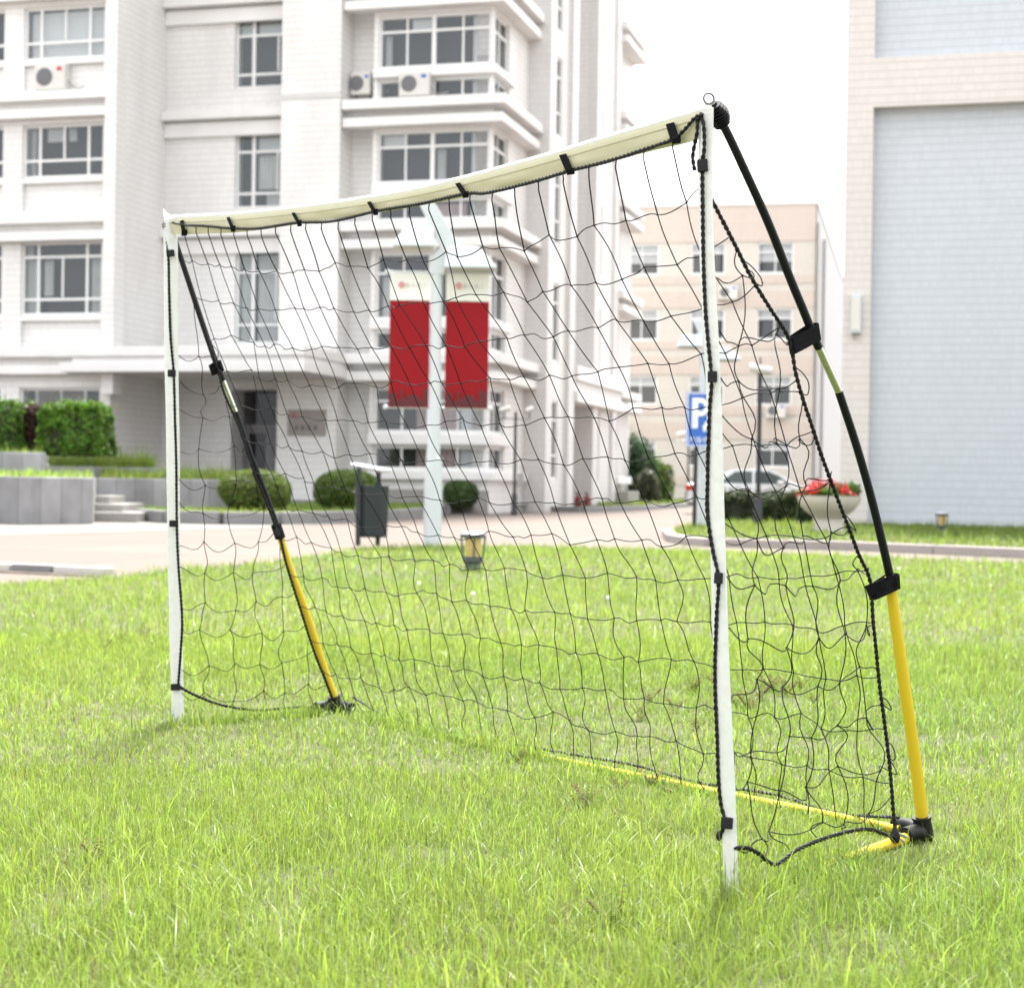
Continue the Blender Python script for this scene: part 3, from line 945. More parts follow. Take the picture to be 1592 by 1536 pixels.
block("terrace_wall", [(151, 36.0), (372, 36.6), (372, 40), (153, 40)], .80, -.05, "lower grey granite retaining wall right of the steps", "retaining wall", M['slabs'])
block("back_terrace", [(72, 40.2), (320, 40.6), (320, 43), (72, 43)], 1.06, -.05, "rear stepped granite terrace with long grass near the entrance", "retaining wall", M['slabs'])
stp = empty("granite_steps", at(170, 760, 34).to_2d().to_3d())
tag(stp, "three pale stone steps between the granite planter and the retaining wall", "steps")
for (x1, Y, zt) in ((213, 33.0, .15), (191, 33.5, .30), (170, 34.0, .45)):
    a = at(143, 760, Y) - stp.location; b = at(x1, 760, Y) - stp.location
    q = MB(); q.box(a.x, b.x, a.y, a.y + 2.4 - (Y - 33) * 1, -.05, zt); q.build("step", M['granite_l'], stp, bevel=.012)

# ------------------------------------------------------------------ leaves and blades (numpy)
def npmesh(name, verts, loops, starts, totals, tint, mat, parent=None, loc=None, smooth=False):
    me = bpy.data.meshes.new(name)
    me.vertices.add(len(verts)); me.vertices.foreach_set('co', verts.astype(np.float32).ravel())
    me.loops.add(len(loops)); me.loops.foreach_set('vertex_index', loops.astype(np.int32))
    me.polygons.add(len(starts)); me.polygons.foreach_set('loop_start', starts.astype(np.int32))
    try: me.polygons.foreach_set('loop_total', totals.astype(np.int32))
    except Exception: pass
    a = me.color_attributes.new('tint', 'FLOAT_COLOR', 'POINT')
    rgba = np.ones((len(verts), 4), np.float32); rgba[:, :3] = tint
    a.data.foreach_set('color', rgba.ravel())
    me.materials.append(mat)
    if smooth: me.polygons.foreach_set('use_smooth', np.ones(len(starts), bool))
    me.update(calc_edges=True)
    o = bpy.data.objects.new(name, me); col.objects.link(o)
    if parent is not None: o.parent = parent
    if loc is not None: o.location = loc
    return o

def vnoise(x, y, seed, sc_):
    """smooth value noise 0..1"""
    g = np.random.default_rng(seed).random((64, 64))
    u, v = x * sc_ + 1000, y * sc_ + 1000
    i, j = np.floor(u).astype(int), np.floor(v).astype(int)
    f, h = u - i, v - j
    f, h = f * f * (3 - 2 * f), h * h * (3 - 2 * h)
    G = lambda a, b: g[a % 64, b % 64]
    return (G(i, j) * (1 - f) + G(i + 1, j) * f) * (1 - h) + (G(i, j + 1) * (1 - f) + G(i + 1, j + 1) * f) * h

class Blades:
    def __init__(s): s.V, s.L, s.S, s.T, s.C = [], [], [], [], []; s.nv = s.nl = 0
    def add(s, P, h, wd, lean, az, colr, levels, curl=None, rg=None):
        n = len(P); K = levels
        if n == 0: return
        t = np.linspace(0, 1, K + 1)
        d = np.stack([np.cos(az), np.sin(az)], 1)
        tw = rg.uniform(-.9, .9, n)
        sd_ = np.stack([np.cos(az + np.pi / 2 + tw), np.sin(az + np.pi / 2 + tw)], 1)
        nvb = 2 * K + 1
        V = np.zeros((n, nvb, 3)); Cc = np.zeros((n, nvb, 3))
        for k in range(K + 1):
            tk = t[k]
            off = h * lean * tk ** 1.9
            z = h * (tk - .38 * np.minimum(lean, 1.6) * tk ** 2.4)
            c = np.stack([P[:, 0] + d[:, 0] * off, P[:, 1] + d[:, 1] * off, P[:, 2] + np.maximum(z, .004)], 1)
            if k < K:
                wk = wd * (1 - tk ** 1.7 * .75) * .5
                V[:, 2 * k, :2] = c[:, :2] - sd_ * wk[:, None]; V[:, 2 * k + 1, :2] = c[:, :2] + sd_ * wk[:, None]
                V[:, 2 * k, 2] = c[:, 2]; V[:, 2 * k + 1, 2] = c[:, 2]
                Cc[:, 2 * k] = colr; Cc[:, 2 * k + 1] = colr
            else:
                V[:, 2 * K] = c; Cc[:, 2 * K] = colr
        base = s.nv + np.arange(n) * nvb
        per = []
        tot = []
        for k in range(K - 1):
            per += [2 * k, 2 * k + 1, 2 * k + 3, 2 * k + 2]; tot.append(4)
        per += [2 * K - 2, 2 * K - 1, 2 * K]; tot.append(3)
        L = (base[:, None] + np.array(per)[None, :]).ravel()
        st = np.concatenate([[0], np.cumsum(tot)[:-1]])
        S = (s.nl + np.arange(n)[:, None] * len(per) + st[None, :]).ravel()
        s.V.append(V.reshape(-1, 3)); s.C.append(Cc.reshape(-1, 3)); s.L.append(L); s.S.append(S); s.T.append(np.tile(tot, n))
        s.nv += n * nvb; s.nl += n * len(per)
    def build(s, name, mat, parent=None):
        return npmesh(name, np.concatenate(s.V), np.concatenate(s.L), np.concatenate(s.S), np.concatenate(s.T), np.concatenate(s.C), mat, parent)

def inpoly(x, y, poly):
    r = np.zeros(len(x), bool); n = len(poly)
    for i in range(n):
        x0, y0 = poly[i]; x1, y1 = poly[(i + 1) % n]
        if y0 == y1: continue
        c = ((y0 > y) != (y1 > y)) & (x < (x1 - x0) * (y - y0) / (y1 - y0) + x0)
        r ^= c
    return r

def leaves(name, n, surf, size, tint, var, mat, parent=None, seed=1, up=.3, aspect=.55):
    """n separate leaf faces; surf(rng, n) gives points and outward normals"""
    rg = np.random.default_rng(seed)
    P, Nn = surf(rg, n)
    n = len(P)
    d = Nn + rg.normal(0, .75, (n, 3)); d[:, 2] += up
    d /= np.linalg.norm(d, axis=1)[:, None] + 1e-9
    a = np.cross(d, rg.normal(0, 1, (n, 3))); a /= np.linalg.norm(a, axis=1)[:, None] + 1e-9
    b = np.cross(d, a)
    sz = size * rg.uniform(.6, 1.4, n)[:, None]
    V = np.stack([P - a * sz, P - b * sz * aspect + d * sz * .15, P + a * sz, P + b * sz * aspect + d * sz * .15], 1)
    tint = np.array(tint)
    cl = tint[None, :] * (1 + rg.normal(0, var, (n, 1))) * (1 + rg.normal(0, var * .35, (n, 3)))
    cl = np.clip(cl, .004, 1)
    C_ = np.repeat(cl[:, None, :], 4, 1)
    idx = np.arange(n * 4)
    return npmesh(name, V.reshape(-1, 3), idx, np.arange(n) * 4, np.full(n, 4), C_.reshape(-1, 3), mat, parent)

def ell_surf(rx, ry, rz, seed=3, zmin=-.75, depth=.16, lump=.10, pw=2.0):
    """points near the surface of a clipped, slightly uneven ball with a flat underside"""
    def f(rg, n):
        d = rg.normal(0, 1, (int(n * 1.5), 3)); d /= np.linalg.norm(d, axis=1)[:, None]
        d = d[d[:, 2] > zmin][:n]
        lr = (np.abs(d) ** pw).sum(1) ** (-1 / pw)
        bump = 1 + lump * (vnoise(np.arctan2(d[:, 1], d[:, 0]) * 1.3, d[:, 2], seed, 2.1) - .5) * 2
        k = lr * bump * (1 - depth * rg.random(len(d)) ** 2)
        return d * np.array([rx, ry, rz]) * k[:, None], d.copy()
    return f

def box_surf(lx, ly, z0, z1, seed=5, bumps=.13, rough=.06):
    def f(rg, n):
        ar = np.array([lx * (z1 - z0)] * 2 + [ly * (z1 - z0)] * 2 + [lx * ly]); pr = ar / ar.sum()
        w_ = rg.choice(5, n, p=pr)
        u, v = rg.uniform(-.5, .5, n), rg.uniform(0, 1, n)
        P = np.zeros((n, 3)); D = np.zeros((n, 3))
        for k, (sx, sy) in enumerate(((0, -1), (0, 1), (-1, 0), (1, 0))):
            m_ = w_ == k
            P[m_, 0] = u[m_] * lx if sx == 0 else sx * lx / 2
            P[m_, 1] = u[m_] * ly if sy == 0 else sy * ly / 2
            P[m_, 2] = z0 + v[m_] * (z1 - z0); D[m_, 0] = sx; D[m_, 1] = sy
        m_ = w_ == 4
        P[m_, 0] = u[m_] * lx; P[m_, 1] = (v[m_] - .5) * ly; P[m_, 2] = z1; D[m_, 2] = 1
        bu = (vnoise(P[:, 0] + P[:, 1] * .7, P[:, 2] + P[:, 1], seed, 2.6) - .5) * 2 * bumps
        P += D * (bu - rough * rg.random(n) ** .5 * 2)[:, None]
        # rounded shoulders
        ex = np.clip((np.abs(P[:, 0]) / (lx / 2) - .86) / .14, 0, 1); ez = np.clip(((P[:, 2] - z0) / (z1 - z0) - .82) / .18, 0, 1)
        P[:, 2] -= ex * ez * .16 * (z1 - z0); P[:, 0] -= np.sign(P[:, 0]) * ex * ez * .1
        return P, D
    return f

# ---- clipped ball bushes
def ball_bush(px, y_top, y_bot, wpx, Y, z, label, tint, seed):
    c = at(px, (y_top + y_bot) / 2, Y)
    rx = wpx / 2 * Y / F
    zt = at(px, y_top, Y).z
    h = zt - z
    r_ = empty("ball_bush", (c.x, c.y, z))
    tag(r_, label, "bush", "clipped ball bushes before the dormitory")
    cen = h * .50
    q = MB(); q.lathe([(.02, cen - h * .36), (rx * .6, cen - h * .3), (rx * .84, cen - .05), (rx * .80, cen + h * .2), (rx * .5, cen + h * .38), (.02, cen + h * .44)], 18)
    o0 = q.build("dark_core", M['hedge_core'], r_, smooth=True)  # added dark core, stops light passing through the leaves
    sf = ell_surf(rx, rx * .9, h * .52, seed, zmin=-.85, lump=.09, pw=2.4)
    def sh(rg, n):
        P, D = sf(rg, n); P[:, 2] += cen; return P, D
    leaves("foliage", 9000, sh, .030, tint, .32, M['leaf'], r_, seed)
    q = MB()
    for k in range(5):
        a = k * 1.3
        q.tube([(math.cos(a) * .05, math.sin(a) * .05, -.03), (math.cos(a) * rx * .4, math.sin(a) * rx * .4, h * .35)], [.025, .015], 6)
    q.build("stems", M['bark'], r_)
ball_bush(397, 732, 790, 112, 35.5, .17, "wide clipped ball bush in front of the entrance doors, leftmost of the three", (.125, .175, .036), 11)
ball_bush(540, 733, 786, 104, 39, .17, "clipped ball bush half hidden behind the green litter bin", (.105, .165, .03), 12)
ball_bush(716, 748, 786, 54, 47.5, .17, "smallest dark ball bush under the ground floor bay window, right of the banner pole", (.065, .11, .03), 13)

# ---- hedges
def hedge(px0, px1, y_top, y_bot, Y, depth, label, tint, seed, n, group, size=.035, rz=0.0):
    a, b = at(px0, y_bot, Y), at(px1, y_bot, Y)
    z0, z1 = a.z, at((px0 + px1) / 2, y_top, Y).z
    lx = (b - a).length
    r_ = empty("hedge", ((a.x + b.x) / 2, Y + depth / 2, z0), rz)
    tag(r_, label, "hedge", group)
    q = MB(); q.box(-lx / 2 + .14, lx / 2 - .14, -depth / 2 + .14, depth / 2 - .14, -.02, z1 - z0 - .16); q.build("dark_core", M['hedge_core'], r_, bevel=.08)  # dark inner block added to keep light from shining through
    base_sf = box_surf(lx, depth, 0, z1 - z0, seed)
    def sf(rg, n_):
        P, D = base_sf(rg, n_); Hh = z1 - z0
        topk = (P[:, 2] > Hh * .86) & (rg.random(len(P)) < .30)          # young shoots standing above the clipped top
        P[topk, 2] += np.abs(rg.normal(0, .05, topk.sum()))
        P[:, 2] += (vnoise(P[:, 0], P[:, 1], seed + 3, 1.7) - .5) * .12 * (P[:, 2] > Hh * .7)
        hol = (vnoise(P[:, 0] * 1.0 + P[:, 1], P[:, 2], seed + 5, 4.5) > .70) & (D[:, 2] < .5)
        P[hol] -= D[hol] * .09                                            # hollows
        return P, D
    leaves("foliage", n, sf, size, tint, .46, M['leaf'], r_, seed, up=.5)
hedge(-110, 34, 626, 702, 36.6, 1.4, "green clipped hedge at the left photo edge on the upper planter", (.075, .155, .022), 21, 14000, "hedges on the upper planter")
hedge(28, 66, 634, 704, 36.75, 1.1, "dark reddish brown strip of hedge between two green hedges", (.055, .022, .018), 22, 8000, "hedges on the upper planter")
hedge(54, 158, 628, 706, 36.5, 1.35, "bright green clipped hedge with a rounded right end on the upper planter", (.095, .19, .022), 23, 18000, "hedges on the upper planter")
hedge(1112, 1262, 768, 817, 37.2, 1.3, "low dark hedge in front of the silver car", (.042, .060, .020), 24, 14000, None)
hedge(1246, 1264, 785, 812, 35.6, .6, "small dark clump of hedge tucked behind the stone flower bowl", (.03, .05, .015), 25, 3000, None)

# ---- far shrubs at the corner of the dormitory
def shrub(px, y_top, y_bot, wpx, Y, label, tint, seed, n=7000, size=.07, lump=.35):
    c = at(px, y_bot, Y); zt = at(px, y_top, Y).z; z0 = .1
    rx = wpx / 2 * Y / F; h = zt - z0
    r_ = empty("shrub", (c.x, c.y, z0))
    tag(r_, label, "shrub", "shrubs at the far corner of the dormitory")
    sf = ell_surf(rx, rx * .9, h * .52, seed, zmin=-.9, depth=.75, lump=lump)
    def sh(rg, n_):
        P, D = sf(rg, n_); P[:, 2] += h * .5; return P, D
    leaves("foliage", n, sh, size, tint, .4, M['leaf'], r_, seed)
    q = MB()
    for k in range(6):
        a = k * 1.05
        q.tube([(0, 0, -.2), (math.cos(a) * rx * .2, math.sin(a) * rx * .2, h * .3), (math.cos(a) * rx * .5, math.sin(a) * rx * .5, h * .75)], [.05, .035, .015], 6)
    q.build("stems", M['bark'], r_)
shrub(978, 682, 778, 74, 73, "tall dark green shrub against the far corner of the dormitory", (.035, .075, .032), 31, 9000)
shrub(1020, 716, 776, 46, 74, "light green shrub before the office block wall", (.10, .17, .035), 32)
shrub(1006, 736, 776, 40, 71, "low dull purple shrub in front of the light green one", (.085, .10, .06), 33)

# ------------------------------------------------------------------ street things
def lamp_tree(px, ybase, scale_px, label, full):
    """white pole with a thick slant-cut sleeve, two hooded lamps, a slanting fin and (full) two banners"""
    p = ground(px, ybase)
    Y = p.y; k = Y / F
    r_ = empty("street_lamp", (p.x, p.y, 0))
    tag(r_, label, "street lamp", "white two headed street lamps")
    g = scale_px / 520.0                           # size against the near lamp, in photo pixels
    def W(dx, up): return Vector((dx * k * g, 0, up * k * g))
    q = MB()
    # sleeve with slanted top
    n = 20; r0 = 14.5 * k * g
    vs = [(r0 * math.cos(2 * math.pi * i / n), r0 * math.sin(2 * math.pi * i / n), -.1) for i in range(n)]
    vs += [(r0 * .96 * math.cos(2 * math.pi * i / n), r0 * .96 * math.sin(2 * math.pi * i / n), (128 + 9 * math.cos(2 * math.pi * i / n)) * k * g) for i in range(n)]
    q.add(vs, [(i, (i + 1) % n, n + (i + 1) % n, n + i) for i in range(n)] + [tuple(range(n, 2 * n))])
    q.build("pole_sleeve", M['metal_white'], r_, smooth=True)
    q = MB(); q.tube([W(0, 100), W(1, 440)], [10 * k * g, 8.6 * k * g], 16); q.build("pole", M['metal_white'], r_, smooth=True)
    # neck: a stocky bent piece towards the fin
    q = MB()
    y0 = 9 * k * g
    def plate(pts, t, mb_):
        n_ = len(pts)
        vs = [(W(*pt).x, -t, W(*pt).z) for pt in pts] + [(W(*pt).x, t, W(*pt).z) for pt in pts]
        fs = [tuple(range(n_)), tuple(range(n_, 2 * n_))[::-1]] + [((i + 1) % n_, i, n_ + i, n_ + (i + 1) % n_) for i in range(n_)]
        mb_.add(vs, fs)
    plate([(-9, 420), (12, 420), (22, 448), (36, 462), (24, 478), (6, 462), (-9, 445)], y0, q)
    q.build("neck", M['metal_white'], r_, bevel=.01)
    q = MB(); plate([(12, 452), (40, 458), (-2, 529), (-9, 532), (-28, 530)], y0 * .8, q); q.build("fin", M['metal_white'], r_, bevel=.01)
    q = MB(); plate([(-22, 490), (-8, 479), (3, 488), (-11, 500)], y0 * .9, q); q.build("fin_bracket", M['metal_white'], r_)
    # hooded heads: truncated four-sided hoods with a pale underside
    for sgn, (xa, xb, zb, zt) in ((-1, (-66, -2, 464, 492)), (1, (13, 94, 432, 463))):
        q = MB()
        dpt = 26 * k * g
        xm0, xm1 = xa + (xb - xa) * (.26 if sgn < 0 else .04), xb - (xb - xa) * (.04 if sgn < 0 else .36)
        a = [W(xa, zb) + Vector((0, -dpt, 0)), W(xb, zb) + Vector((0, -dpt, 0)), W(xb, zb) + Vector((0, dpt, 0)), W(xa, zb) + Vector((0, dpt, 0))]
        b = [W(xm0, zt) + Vector((0, -dpt * .55, 0)), W(xm1, zt) + Vector((0, -dpt * .55, 0)), W(xm1, zt) + Vector((0, dpt * .55, 0)), W(xm0, zt) + Vector((0, dpt * .55, 0))]
        lo = [v - Vector((0, 0, 3.5 * k * g)) for v in a]
        q.add(lo + a + b, [(0, 1, 5, 4), (1, 2, 6, 5), (2, 3, 7, 6), (3, 0, 4, 7), (4, 5, 9, 8), (5, 6, 10, 9), (6, 7, 11, 10), (7, 4, 8, 11), (8, 9, 10, 11), (3, 2, 1, 0)])
        hd = q.build("lamp_hood", M['metal_white'], r_, bevel=.012)
        q = MB(); c = (W((xa + xb) / 2, zb - 4.2)); q.box(c.x - (xb - xa) * k * g * .36, c.x + (xb - xa) * k * g * .36, -dpt * .7, dpt * .7, c.z - .012, c.z); q.build("diffuser", M['banner_w'], hd)
    if full:
        for z_ in (424, 214):
            q = MB(); q.tube([W(-75, z_), W(87, z_)], 2.0 * k, 8)
            bar = q.build("banner_rail", M['metal_white'], r_, smooth=True)
            for x_ in (-76, 88):
                q = MB(); q.lathe([(.001, -4 * k), (3 * k, -2.6 * k), (4 * k, 0), (3 * k, 2.6 * k), (.001, 4 * k)], 12, W(x_, z_)); q.build("rail_knob", M['metal_white'], bar, smooth=True)
    return r_, W, k

lampN, W1, k1 = lamp_tree(672, 848, 520, "tall white street lamp carrying two red banners on the lawn edge", True)
lamp_tree(1089, 824, 320, "smaller white street lamp farther off, standing behind the blue parking sign", False)

# the two banners hang from the rails: things of their own
def banner(x0, x1, label):
    c = lampN.location
    o0 = empty("banner", c + W1((x0 + x1) / 2, 214) + Vector((0, -.02, 0)))
    tag(o0, label, "banner", "red and cream banners on the street lamp")
    hw = (x1 - x0) / 2 * k1; H = 208 * k1
    def cloth(z0, z1, nm, mat, dy=0):
        nx, nz = 10, 14
        vs, fs = [], []
        for j in range(nz + 1):
            for i in range(nx + 1):
                u, v = i / nx, j / nz
                z = z0 + (z1 - z0) * v
                vs.append((-hw + 2 * hw * u, dy + .008 * math.sin(u * 5 + z * 3) + .010 * math.sin(z * 4.1 + x0), z))
        for j in range(nz):
            for i in range(nx):
                a = j * (nx + 1) + i
                fs.append((a, a + 1, a + nx + 2, a + nx + 1))
        q = MB(); q.add(vs, fs)
        return q.build(nm, mat, o0, smooth=True)
    cloth(.0, H * .795, "red_field", M['banner_red']); cloth(H * .798, H, "cream_field", M['banner_w'])
    # darker skyline printed along the bottom of the red field
    q = MB(); r3 = random.Random(3); x_ = -hw + .006
    while x_ < hw - .02:
        ww = r3.uniform(.03, .075); x2 = min(hw - .006, x_ + ww); q.box(x_, x2, -.0245, -.0225, .012, H * r3.uniform(.045, .15)); x_ = x2 + .001
    q.build("skyline_print", M['banner_dark'], o0)
    # round emblem and four small grey characters (too small to read in the photo)
    q = MB(); n = 20; ex, ez = -hw * .42, H * .91; rr = .042
    for (ra, rb) in ((rr, rr * .62), (rr * .42, .002)):
        vs = [(ex + ra * math.cos(2 * math.pi * i / n), -.028, ez + ra * math.sin(2 * math.pi * i / n)) for i in range(n)] + [(ex + rb * math.cos(2 * math.pi * i / n), -.028, ez + rb * math.sin(2 * math.pi * i / n)) for i in range(n)]
        q.add(vs, [(i, (i + 1) % n, n + (i + 1) % n, n + i) for i in range(n)])
    q.build("emblem", M['emblem_red'], o0)
    q = MB()
    for i in range(4):
        cx = -hw * .12 + i * .072
        for (x_, z_, w_, h_) in ((0, .014, .046, .007), (0, -.006, .052, .007), (0, 0, .007, .056), (-.014, -.02, .018, .006), (.014, -.022, .018, .006)):
            if (i * 3 + int(z_ * 1000)) % 4 == 3: continue
            q.box(cx + x_ - w_ / 2, cx + x_ + w_ / 2, -.030, -.028, ez + z_ - h_ / 2, ez + z_ + h_ / 2)
    q.build("lettering", M['print_grey'], o0)
banner(-71, -9, "red banner with a cream head hanging left of the white lamp pole")
banner(16, 83, "red banner with a cream head hanging right of the white lamp pole")

# litter bin: tapering dark green drum held between two flat posts, under a tilted pale lid
p = ground(577, 846); k = p.y / F
rb = empty("litter_bin", (p.x, p.y, 0), R(-14))
tag(rb, "dark green litter bin with a tilted pale metal lid at the lawn edge", "litter bin")
q = MB(); hb, ht = 11 * k, 91 * k
q.lathe([(.10, hb), (25 * k, hb), (26 * k, hb + .03), (27.6 * k, ht - .02), (28 * k, ht), (26.4 * k, ht), (24.5 * k, hb + .06), (.01, hb + .06)], 8)
q.build("drum", M['bin_green'], rb, bevel=.006)
for s in (-1, 1):
    q = MB(); q.obox((s * 12.5 * k, -26.8 * k * (1 if s < 0 else .2), 58 * k), Vector((1, 0, 0)), Vector((0, 1, 0)), Vector((0, 0, 1)), 3.6 * k, .014, 60 * k)
    q.build("post", M['bin_green'], rb, bevel=.004)
q = MB(); t_ = Vector((.985, 0, -.17)); q.obox((1 * k, -8 * k, 119 * k), t_, Vector((0, 1, 0)), t_.cross(Vector((0, 1, 0))), 27 * k, 24 * k, .016)
q.obox((1 * k, -8 * k, 116.6 * k), t_, Vector((0, 1, 0)), t_.cross(Vector((0, 1, 0))), 22 * k, 19 * k, .014)
q.build("lid", M['bin_top'], rb, bevel=.012)
q = MB(); q.lathe([(.001, -.02), (.028, -.012), (.03, .012), (.001, .02)], 10, (-27.5 * k, -.02, 80 * k)); q.build("lock", M['lampmetal'], rb)

# low lawn lamps
def lawn_lamp(px, ybase, hpx, label):
    p = ground(px, ybase); k = p.y / F; u = hpx * k / 60.0
    r_ = empty("lawn_lamp", (p.x, p.y, 0.07 if p.y > 27 else 0)); tag(r_, label, "lawn lamp", "low lawn lamps")
    c = lambda v: v * u
    q = MB(); q.lathe([(c(12), -.05), (c(12), c(12)), (c(15.5), c(15)), (c(16), c(22)), (c(13), c(23)), (.01, c(23))], 20); q.build("base", M['lampmetal'], r_, smooth=True)
    q = MB(); q.lathe([(c(11), c(23)), (c(12.5), c(51)), (.01, c(51))], 20); q.build("diffuser", M['lampglass'], r_, smooth=True)
    q = MB()
    for z in (29, 34.5, 40, 45.5): q.lathe([(c(11.6), c(z)), (c(12.9), c(z + .3)), (c(12.9), c(z + 1.0)), (c(11.6), c(z + 1.3))], 20)
    q.build("louvre_ring", M['lampglass'], r_, smooth=True)
    for i in range(4):
        a = i * math.pi / 2 + .12
        q = MB(); q.tube([(c(15) * math.cos(a), c(15) * math.sin(a), c(20)), (c(18.5) * math.cos(a), c(18.5) * math.sin(a), c(53))], c(1.6), 6); q.build("cage_bar", M['lampmetal'], r_)
    q = MB(); q.lathe([(c(17), c(51)), (c(19.5), c(52)), (c(20), c(56)), (c(17), c(59)), (.01, c(60))], 24); q.build("cap", M['lampmetal'], r_, smooth=True)
    q = MB(); q.lathe([(c(19.0), c(57.6)), (c(16), c(60)), (.01, c(61))], 24); q.build("cap_top", M['bin_top'], r_, smooth=True)
lawn_lamp(735, 888, 61, "low grey green lawn lamp with a yellowed lens standing on the lawn")
lawn_lamp(1464, 834, 31, "low lawn lamp at the foot of the pale blue tiled wall")

# black lamp posts
def black_post(px, ybase, hpx, label, kind, Y=None):
    p = ground(px, ybase) if Y is None else at(px, 760, Y); k = p.y / F
    r_ = empty("lamp_post", (p.x, p.y, .05)); tag(r_, label, "lamp post", "thin black lamp posts")
    c = lambda v: v * k * hpx / 250.0
    q = MB(); q.lathe([(c(8), -.1), (c(8), c(2)), (c(7), c(4)), (c(7), c(40)), (c(5.5), c(44)), (c(3.6), c(46)), (c(3.4), c(238)), (c(.01), c(240))], 14); q.build("pole", M['metal_black'], r_, smooth=True)
    if kind == 'camera':
        q = MB(); q.lathe([(c(2), c(238)), (c(4), c(240)), (c(4), c(246)), (c(2), c(250)), (c(1), c(262)), (.005, c(263))], 10); q.build("finial", M['metal_black'], r_, smooth=True)
        q = MB(); q.tube([(-c(17), -.06, c(246)), (-c(15), -.06, c(246)), (c(15), -.06, c(241)), (c(17), -.06, c(241))], [c(5.5), c(6.5), c(6.2), c(5)], 14); q.build("camera_housing", M['ac'], r_, smooth=True)
        q = MB(); q.box(-c(10), c(10), -.11, -.04, c(248.5), c(251)); q.build("sun_shield", M['ac'], r_)
    else:
        q = MB(); q.tube([(-c(40), 0, c(222)), (c(34), 0, c(222))], c(1.6), 6); q.build("cross_arm", M['metal_black'], r_)
        for x0, x1, z in ((-40, -12, 243), (24, 42, 243)):
            q = MB(); q.tube([(c(x0), 0, c(z - 2)), (c(x0 + 2), 0, c(z - 2)), (c(x1 - 2), 0, c(z + 4)), (c(x1), 0, c(z + 4))], [c(4), c(6), c(6), c(4)], 12); hd = q.build("camera_housing", M['ac'], r_, smooth=True)
            q = MB(); q.tube([(c((x0 + x1) / 2), 0, c(222)), (c((x0 + x1) / 2), 0, c(z - 4))], c(1.3), 6); q.build("bracket", M['metal_black'], hd)
        q = MB(); q.box(c(6), c(22), -c(3), c(8), c(60), c(92)); q.build("control_box", M['pipe'], r_)
black_post(1178, 822, 250, "black post with a white camera housing on top, before the low hedge", 'camera')
black_post(800, 793, 163, "black post with two white camera heads on a cross arm near the dormitory corner", 'arm', 47.6)
# far slim post behind the parking sign
black_post(1069, 786, 112, "short black post farther off, left of the parking sign pole", 'arm')

# parking sign
p = ground(1079, 825); k = p.y / F
rs = empty("parking_sign", (p.x, p.y, 0), R(4))
tag(rs, "blue parking sign with a white P on a thin black pole", "sign")
q = MB(); q.tube([(0, 0, -.1), (.02, 0, 214 * k)], .04, 10); q.build("pole", M['metal_black'], rs, smooth=True)
x0, x1, z0, z1 = -16 * k, 36 * k, 130 * k, 215 * k
q = MB(); q.box(x0, x1, -.075, -.045, z0, z1); q.build("panel", M['sign_blue'], rs, bevel=.008)
q = MB(); bw_ = .02
for (a0, a1, b0, b1) in ((x0 + .012, x1 - .012, z0 + .012, z0 + .012 + bw_), (x0 + .012, x1 - .012, z1 - .012 - bw_, z1 - .012), (x0 + .012, x0 + .012 + bw_, z0 + .032, z1 - .032), (x1 - .012 - bw_, x1 - .012, z0 + .032, z1 - .032)):
    q.box(a0, a1, -.0795, -.0765, b0, b1)
q.build("border", M['sign_white'], rs)
def text(name, s, size, loc, mat, parent, bold=0.0, sx=1.0):
    cu = bpy.data.curves.new(name + "_curve", 'FONT'); cu.body = s; cu.size = size; cu.extrude = .002; cu.offset = bold
    cu.resolution_u = 6
    o = bpy.data.objects.new("tmp", cu); col.objects.link(o)
    dg = bpy.context.evaluated_depsgraph_get(); dg.update()
    me = bpy.data.meshes.new_from_object(o.evaluated_get(dg)); me.name = name
    bpy.data.objects.remove(o)
    me.materials.clear(); me.materials.append(mat)
    r_ = bpy.data.objects.new(name, me); col.objects.link(r_)
    r_.parent = parent; r_.location = loc; r_.rotation_euler = (R(90), 0, 0); r_.scale = (sx, 1, 1)
    return r_
q = MB(); tk = 9 * k
def pl(a0, a1, b0, b1): q.box(x0 + a0 * k, x0 + a1 * k, -.081, -.077, z1 - b1 * k, z1 - b0 * k)
pl(9, 18, 9, 56)
# bowl of the P as a thick half ring
n = 16; cx_, cz_ = x0 + 22 * k, z1 - 23 * k
ro, ri = 14 * k, 6.5 * k
vs = []
for i in range(n + 1):
    a = math.pi / 2 - math.pi * i / n
    vs += [(cx_ + ro * math.cos(a), -.081, cz_ + ro * math.sin(a)), (cx_ + ri * math.cos(a), -.081, cz_ + ri * math.sin(a))]
q.add(vs, [(2 * i, 2 * i + 1, 2 * i + 3, 2 * i + 2) for i in range(n)])
pl(18.05, 22, 9, 16.5); pl(18.05, 22, 29.5, 37)
q.build("letter", M['sign_white'], rs)
q = MB()
cxx, czz = x0 + 35 * k, z1 - 54 * k
for (a0, a1, b0, b1) in ((-9, 9, -3, 3), (-6, 6, 3.05, 8), (-8, -4, -7, -3.05), (4, 8, -7, -3.05)): q.box(cxx + a0 * k, cxx + a1 * k, -.081, -.077, czz + b0 * k, czz + b1 * k)
q.build("car_symbol", M['sign_white'], rs)
text("lettering", "汽车停放", 11.2 * k, (x0 + 4 * k, -.078, z0 + 6.5 * k), M['sign_white'], rs, sx=.98)

